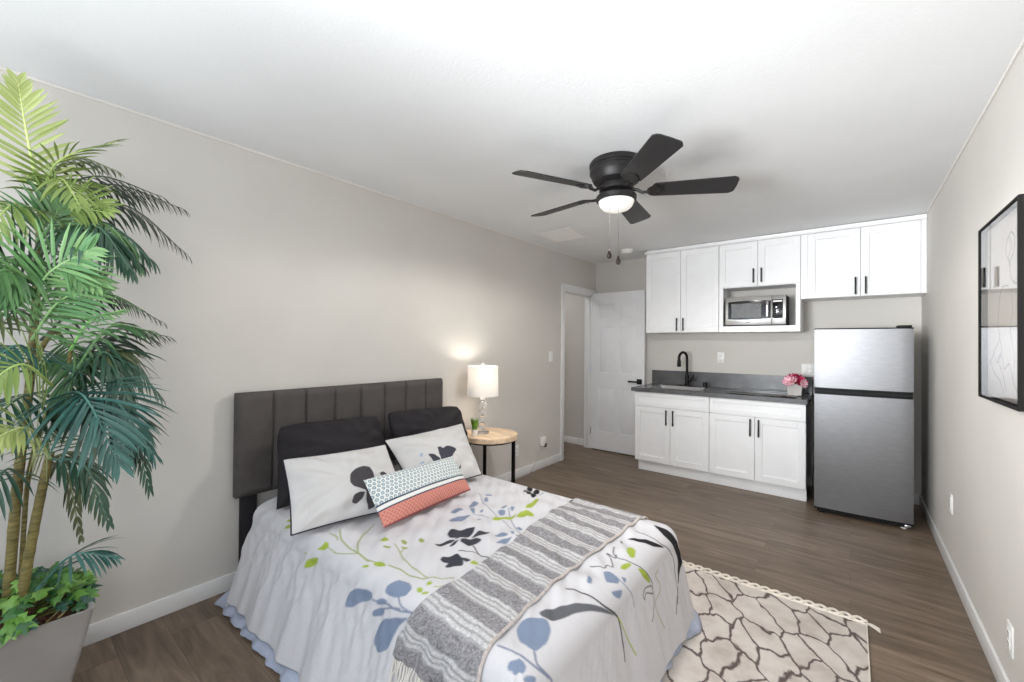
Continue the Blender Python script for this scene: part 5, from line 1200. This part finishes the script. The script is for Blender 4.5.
def frond(ck, L, wd, droop, mode, pl, seed):
    r = random.Random(seed); b = B(); c0, c1 = CL[ck]
    rp = spline(pl, 36); nR = len(rp)
    length = sum((rp[i + 1] - rp[i]).length for i in range(nR - 1))
    # rachis
    b.ccol = lin(tuple(min(255, v * 1.12 + 14) for v in c0))
    b.tube(rp, [.0055 * (1 - .75 * i / (nR - 1)) for i in range(nR)], 6)
    dark = ck in ('dk', 'ol', 'dg')
    nl = max(12, int(length / (.024 if dark else .019))); wd *= .70 if dark else .6; L *= 1.3 if dark else 1.1
    for k in range(nl):
        f = .10 + .90 * k / (nl - 1); q = f * (nR - 1); i = min(int(q), nR - 2)
        p = rp[i].lerp(rp[i + 1], q - i); T = (rp[min(i + 2, nR - 1)] - rp[max(i - 1, 0)]).normalized()
        if mode == 'c':
            Nn = (CAMP - p).normalized() + Vector((0, 0, .5))
        else:
            Nn = Vector((0, 0, 1)) + (CAMP - p).normalized() * .25
        S_ = T.cross(Nn)
        if S_.length < .05: S_ = T.cross(Vector((1, 0, .2)))
        S_.normalize(); Nn = S_.cross(T).normalized()
        Lf = L * (.55 + .45 * math.sin(PI * min(1, f * 1.1 + .12))) * (1 - .45 * max(0, f - .7) / .3) * r.uniform(.9, 1.08)
        ang = math.radians(62 - 34 * f) + r.uniform(-.08, .08)
        for sd in (-1, 1):
            cm = r.random(); b.ccol = lin(tuple(c0[j] + (c1[j] - c0[j]) * cm for j in range(3)))
            d = (T * math.cos(ang) + S_ * (sd * math.sin(ang)) + Nn * r.uniform(.06, .22) - Vector((0, 0, .55 if mode == 'u' else .12)) * droop).normalized()
            pos = p.copy(); vs = []; seg = 6; cr = None
            for s_ in range(seg + 1):
                g = s_ / seg
                w_ = wd * .5 * ((.35 + 2.6 * g) if g < .25 else 1 if g < .55 else max(.04, 1 - ((g - .55) / .45) ** 1.6))
                cr = d.cross(Nn).normalized(); up = cr.cross(d)
                vs += [pos - cr * w_ + up * (w_ * .35), pos.copy(), pos + cr * w_ + up * (w_ * .35)]
                pos += d * (Lf / seg)
                d = (d + Vector((0, 0, -1)) * (droop * .17 * (1.0 + .6 * g))).normalized()
            vs = [Vector((max(v.x, XL + .012), v.y, v.z)) for v in vs]
            b.add(vs, [(a * 3 + e, a * 3 + e + 1, a * 3 + e + 4, a * 3 + e + 3) for a in range(seg) for e in (0, 1)])
    return b.build('frond', M['leaf'], t, None, color=True, fix=False)
for k, (ck, L, wd, dr, md, pl) in enumerate(FRONDS): frond(ck, L, wd, dr, md, pl, 100 + k)
# further fronds of the same kinds filling the crown
r = random.Random(41)
for k, i in enumerate((4, 6, 7, 8, 10, 13, 14, 16, 19, 21, 22, 24)):
    ck, L, wd, dr, md, pl = FRONDS[i]; p0 = Vector(pl[0])
    q = Matrix.Rotation(r.uniform(-.45, .45), 3, 'Z') @ Matrix.Rotation(r.uniform(-.2, .2), 3, 'Y'); sc_ = r.uniform(.75, .98); up = Vector((0, 0, r.uniform(-.07, .07)))
    pn = [p0 + up + q @ (Vector(p) - p0) * sc_ for p in pl]
    pn = [Vector((max(p.x, XL + .03), p.y, p.z)) for p in pn]
    frond(('dg', 'dk', 'gr', 'ol', 'yg')[k % 5] if k % 3 else ck, L * .95, wd, dr, md, pn, 300 + k)
# ivy around the stems
def ivy():
    b = B(); r = random.Random(21)
    lobes = [(0, 0), (-.30, -.16), (-.52, .10), (-.30, .22), (-.46, .55), (-.18, .52), (0, 1.0), (.18, .52), (.46, .55), (.30, .22), (.52, .10), (.30, -.16)]
    cols = [(104, 154, 62), (124, 170, 78), (74, 124, 58), (52, 98, 56), (40, 80, 66), (88, 136, 54), (58, 108, 54)]
    for k in range(230):
        a = r.uniform(0, 2 * PI); q = .20 * math.sqrt(r.random())
        x = max(-.2, min(.2, q * 1.25 * math.cos(a))); y = max(-.2, min(.2, q * 1.25 * math.sin(a)))
        h = .39 + .12 * max(0, 1 - (x * x + y * y) / .05) * r.uniform(.3, 1.1) + r.uniform(0, .03)
        if x > .12 or y > .12: h += .02 * r.random()
        c = Vector((GX + x, GY + y, h)); s_ = r.uniform(.036, .062)
        nn = Vector((r.uniform(-.2, 1.1), r.uniform(-.9, .5), r.uniform(.35, 1.1))).normalized()
        ax = nn.cross(Vector((r.uniform(-1, 1), r.uniform(-1, 1), -.4))).normalized(); ay = nn.cross(ax)
        if ay.z > 0.2: ay = -ay; ax = -ax
        b.ccol = lin(r.choice(cols))
        vs = [c + ay * (.30 * s_) + nn * (.08 * s_)] + [c + ax * (px_ * s_) + ay * (py_ * s_) - nn * (abs(px_) * .25 * s_ + .18 * s_ * max(0, py_) ** 2) for px_, py_ in lobes]
        m_ = len(lobes); b.add(vs, [(0, 1 + i, 1 + (i + 1) % m_) for i in range(m_)])
        if k % 4 == 0:
            b.ccol = lin((96, 120, 50)); b.tube([c, c + Vector((-x * .3, -y * .3, -.03)), (GX + x * .4, GY + y * .4, .372)], .0018, 5)
    return b
ivy().build('ivy', M['leaf'], t, None, color=True, fix=False)
B().tube([(GX + .15 + .022 * math.cos(a), GY + .12 + .026 * math.sin(a), .395 + .02 * math.sin(a)) for a in [k * .25 for k in range(20)]], .003, 6).build('vine_tendril', M['stem'], t)
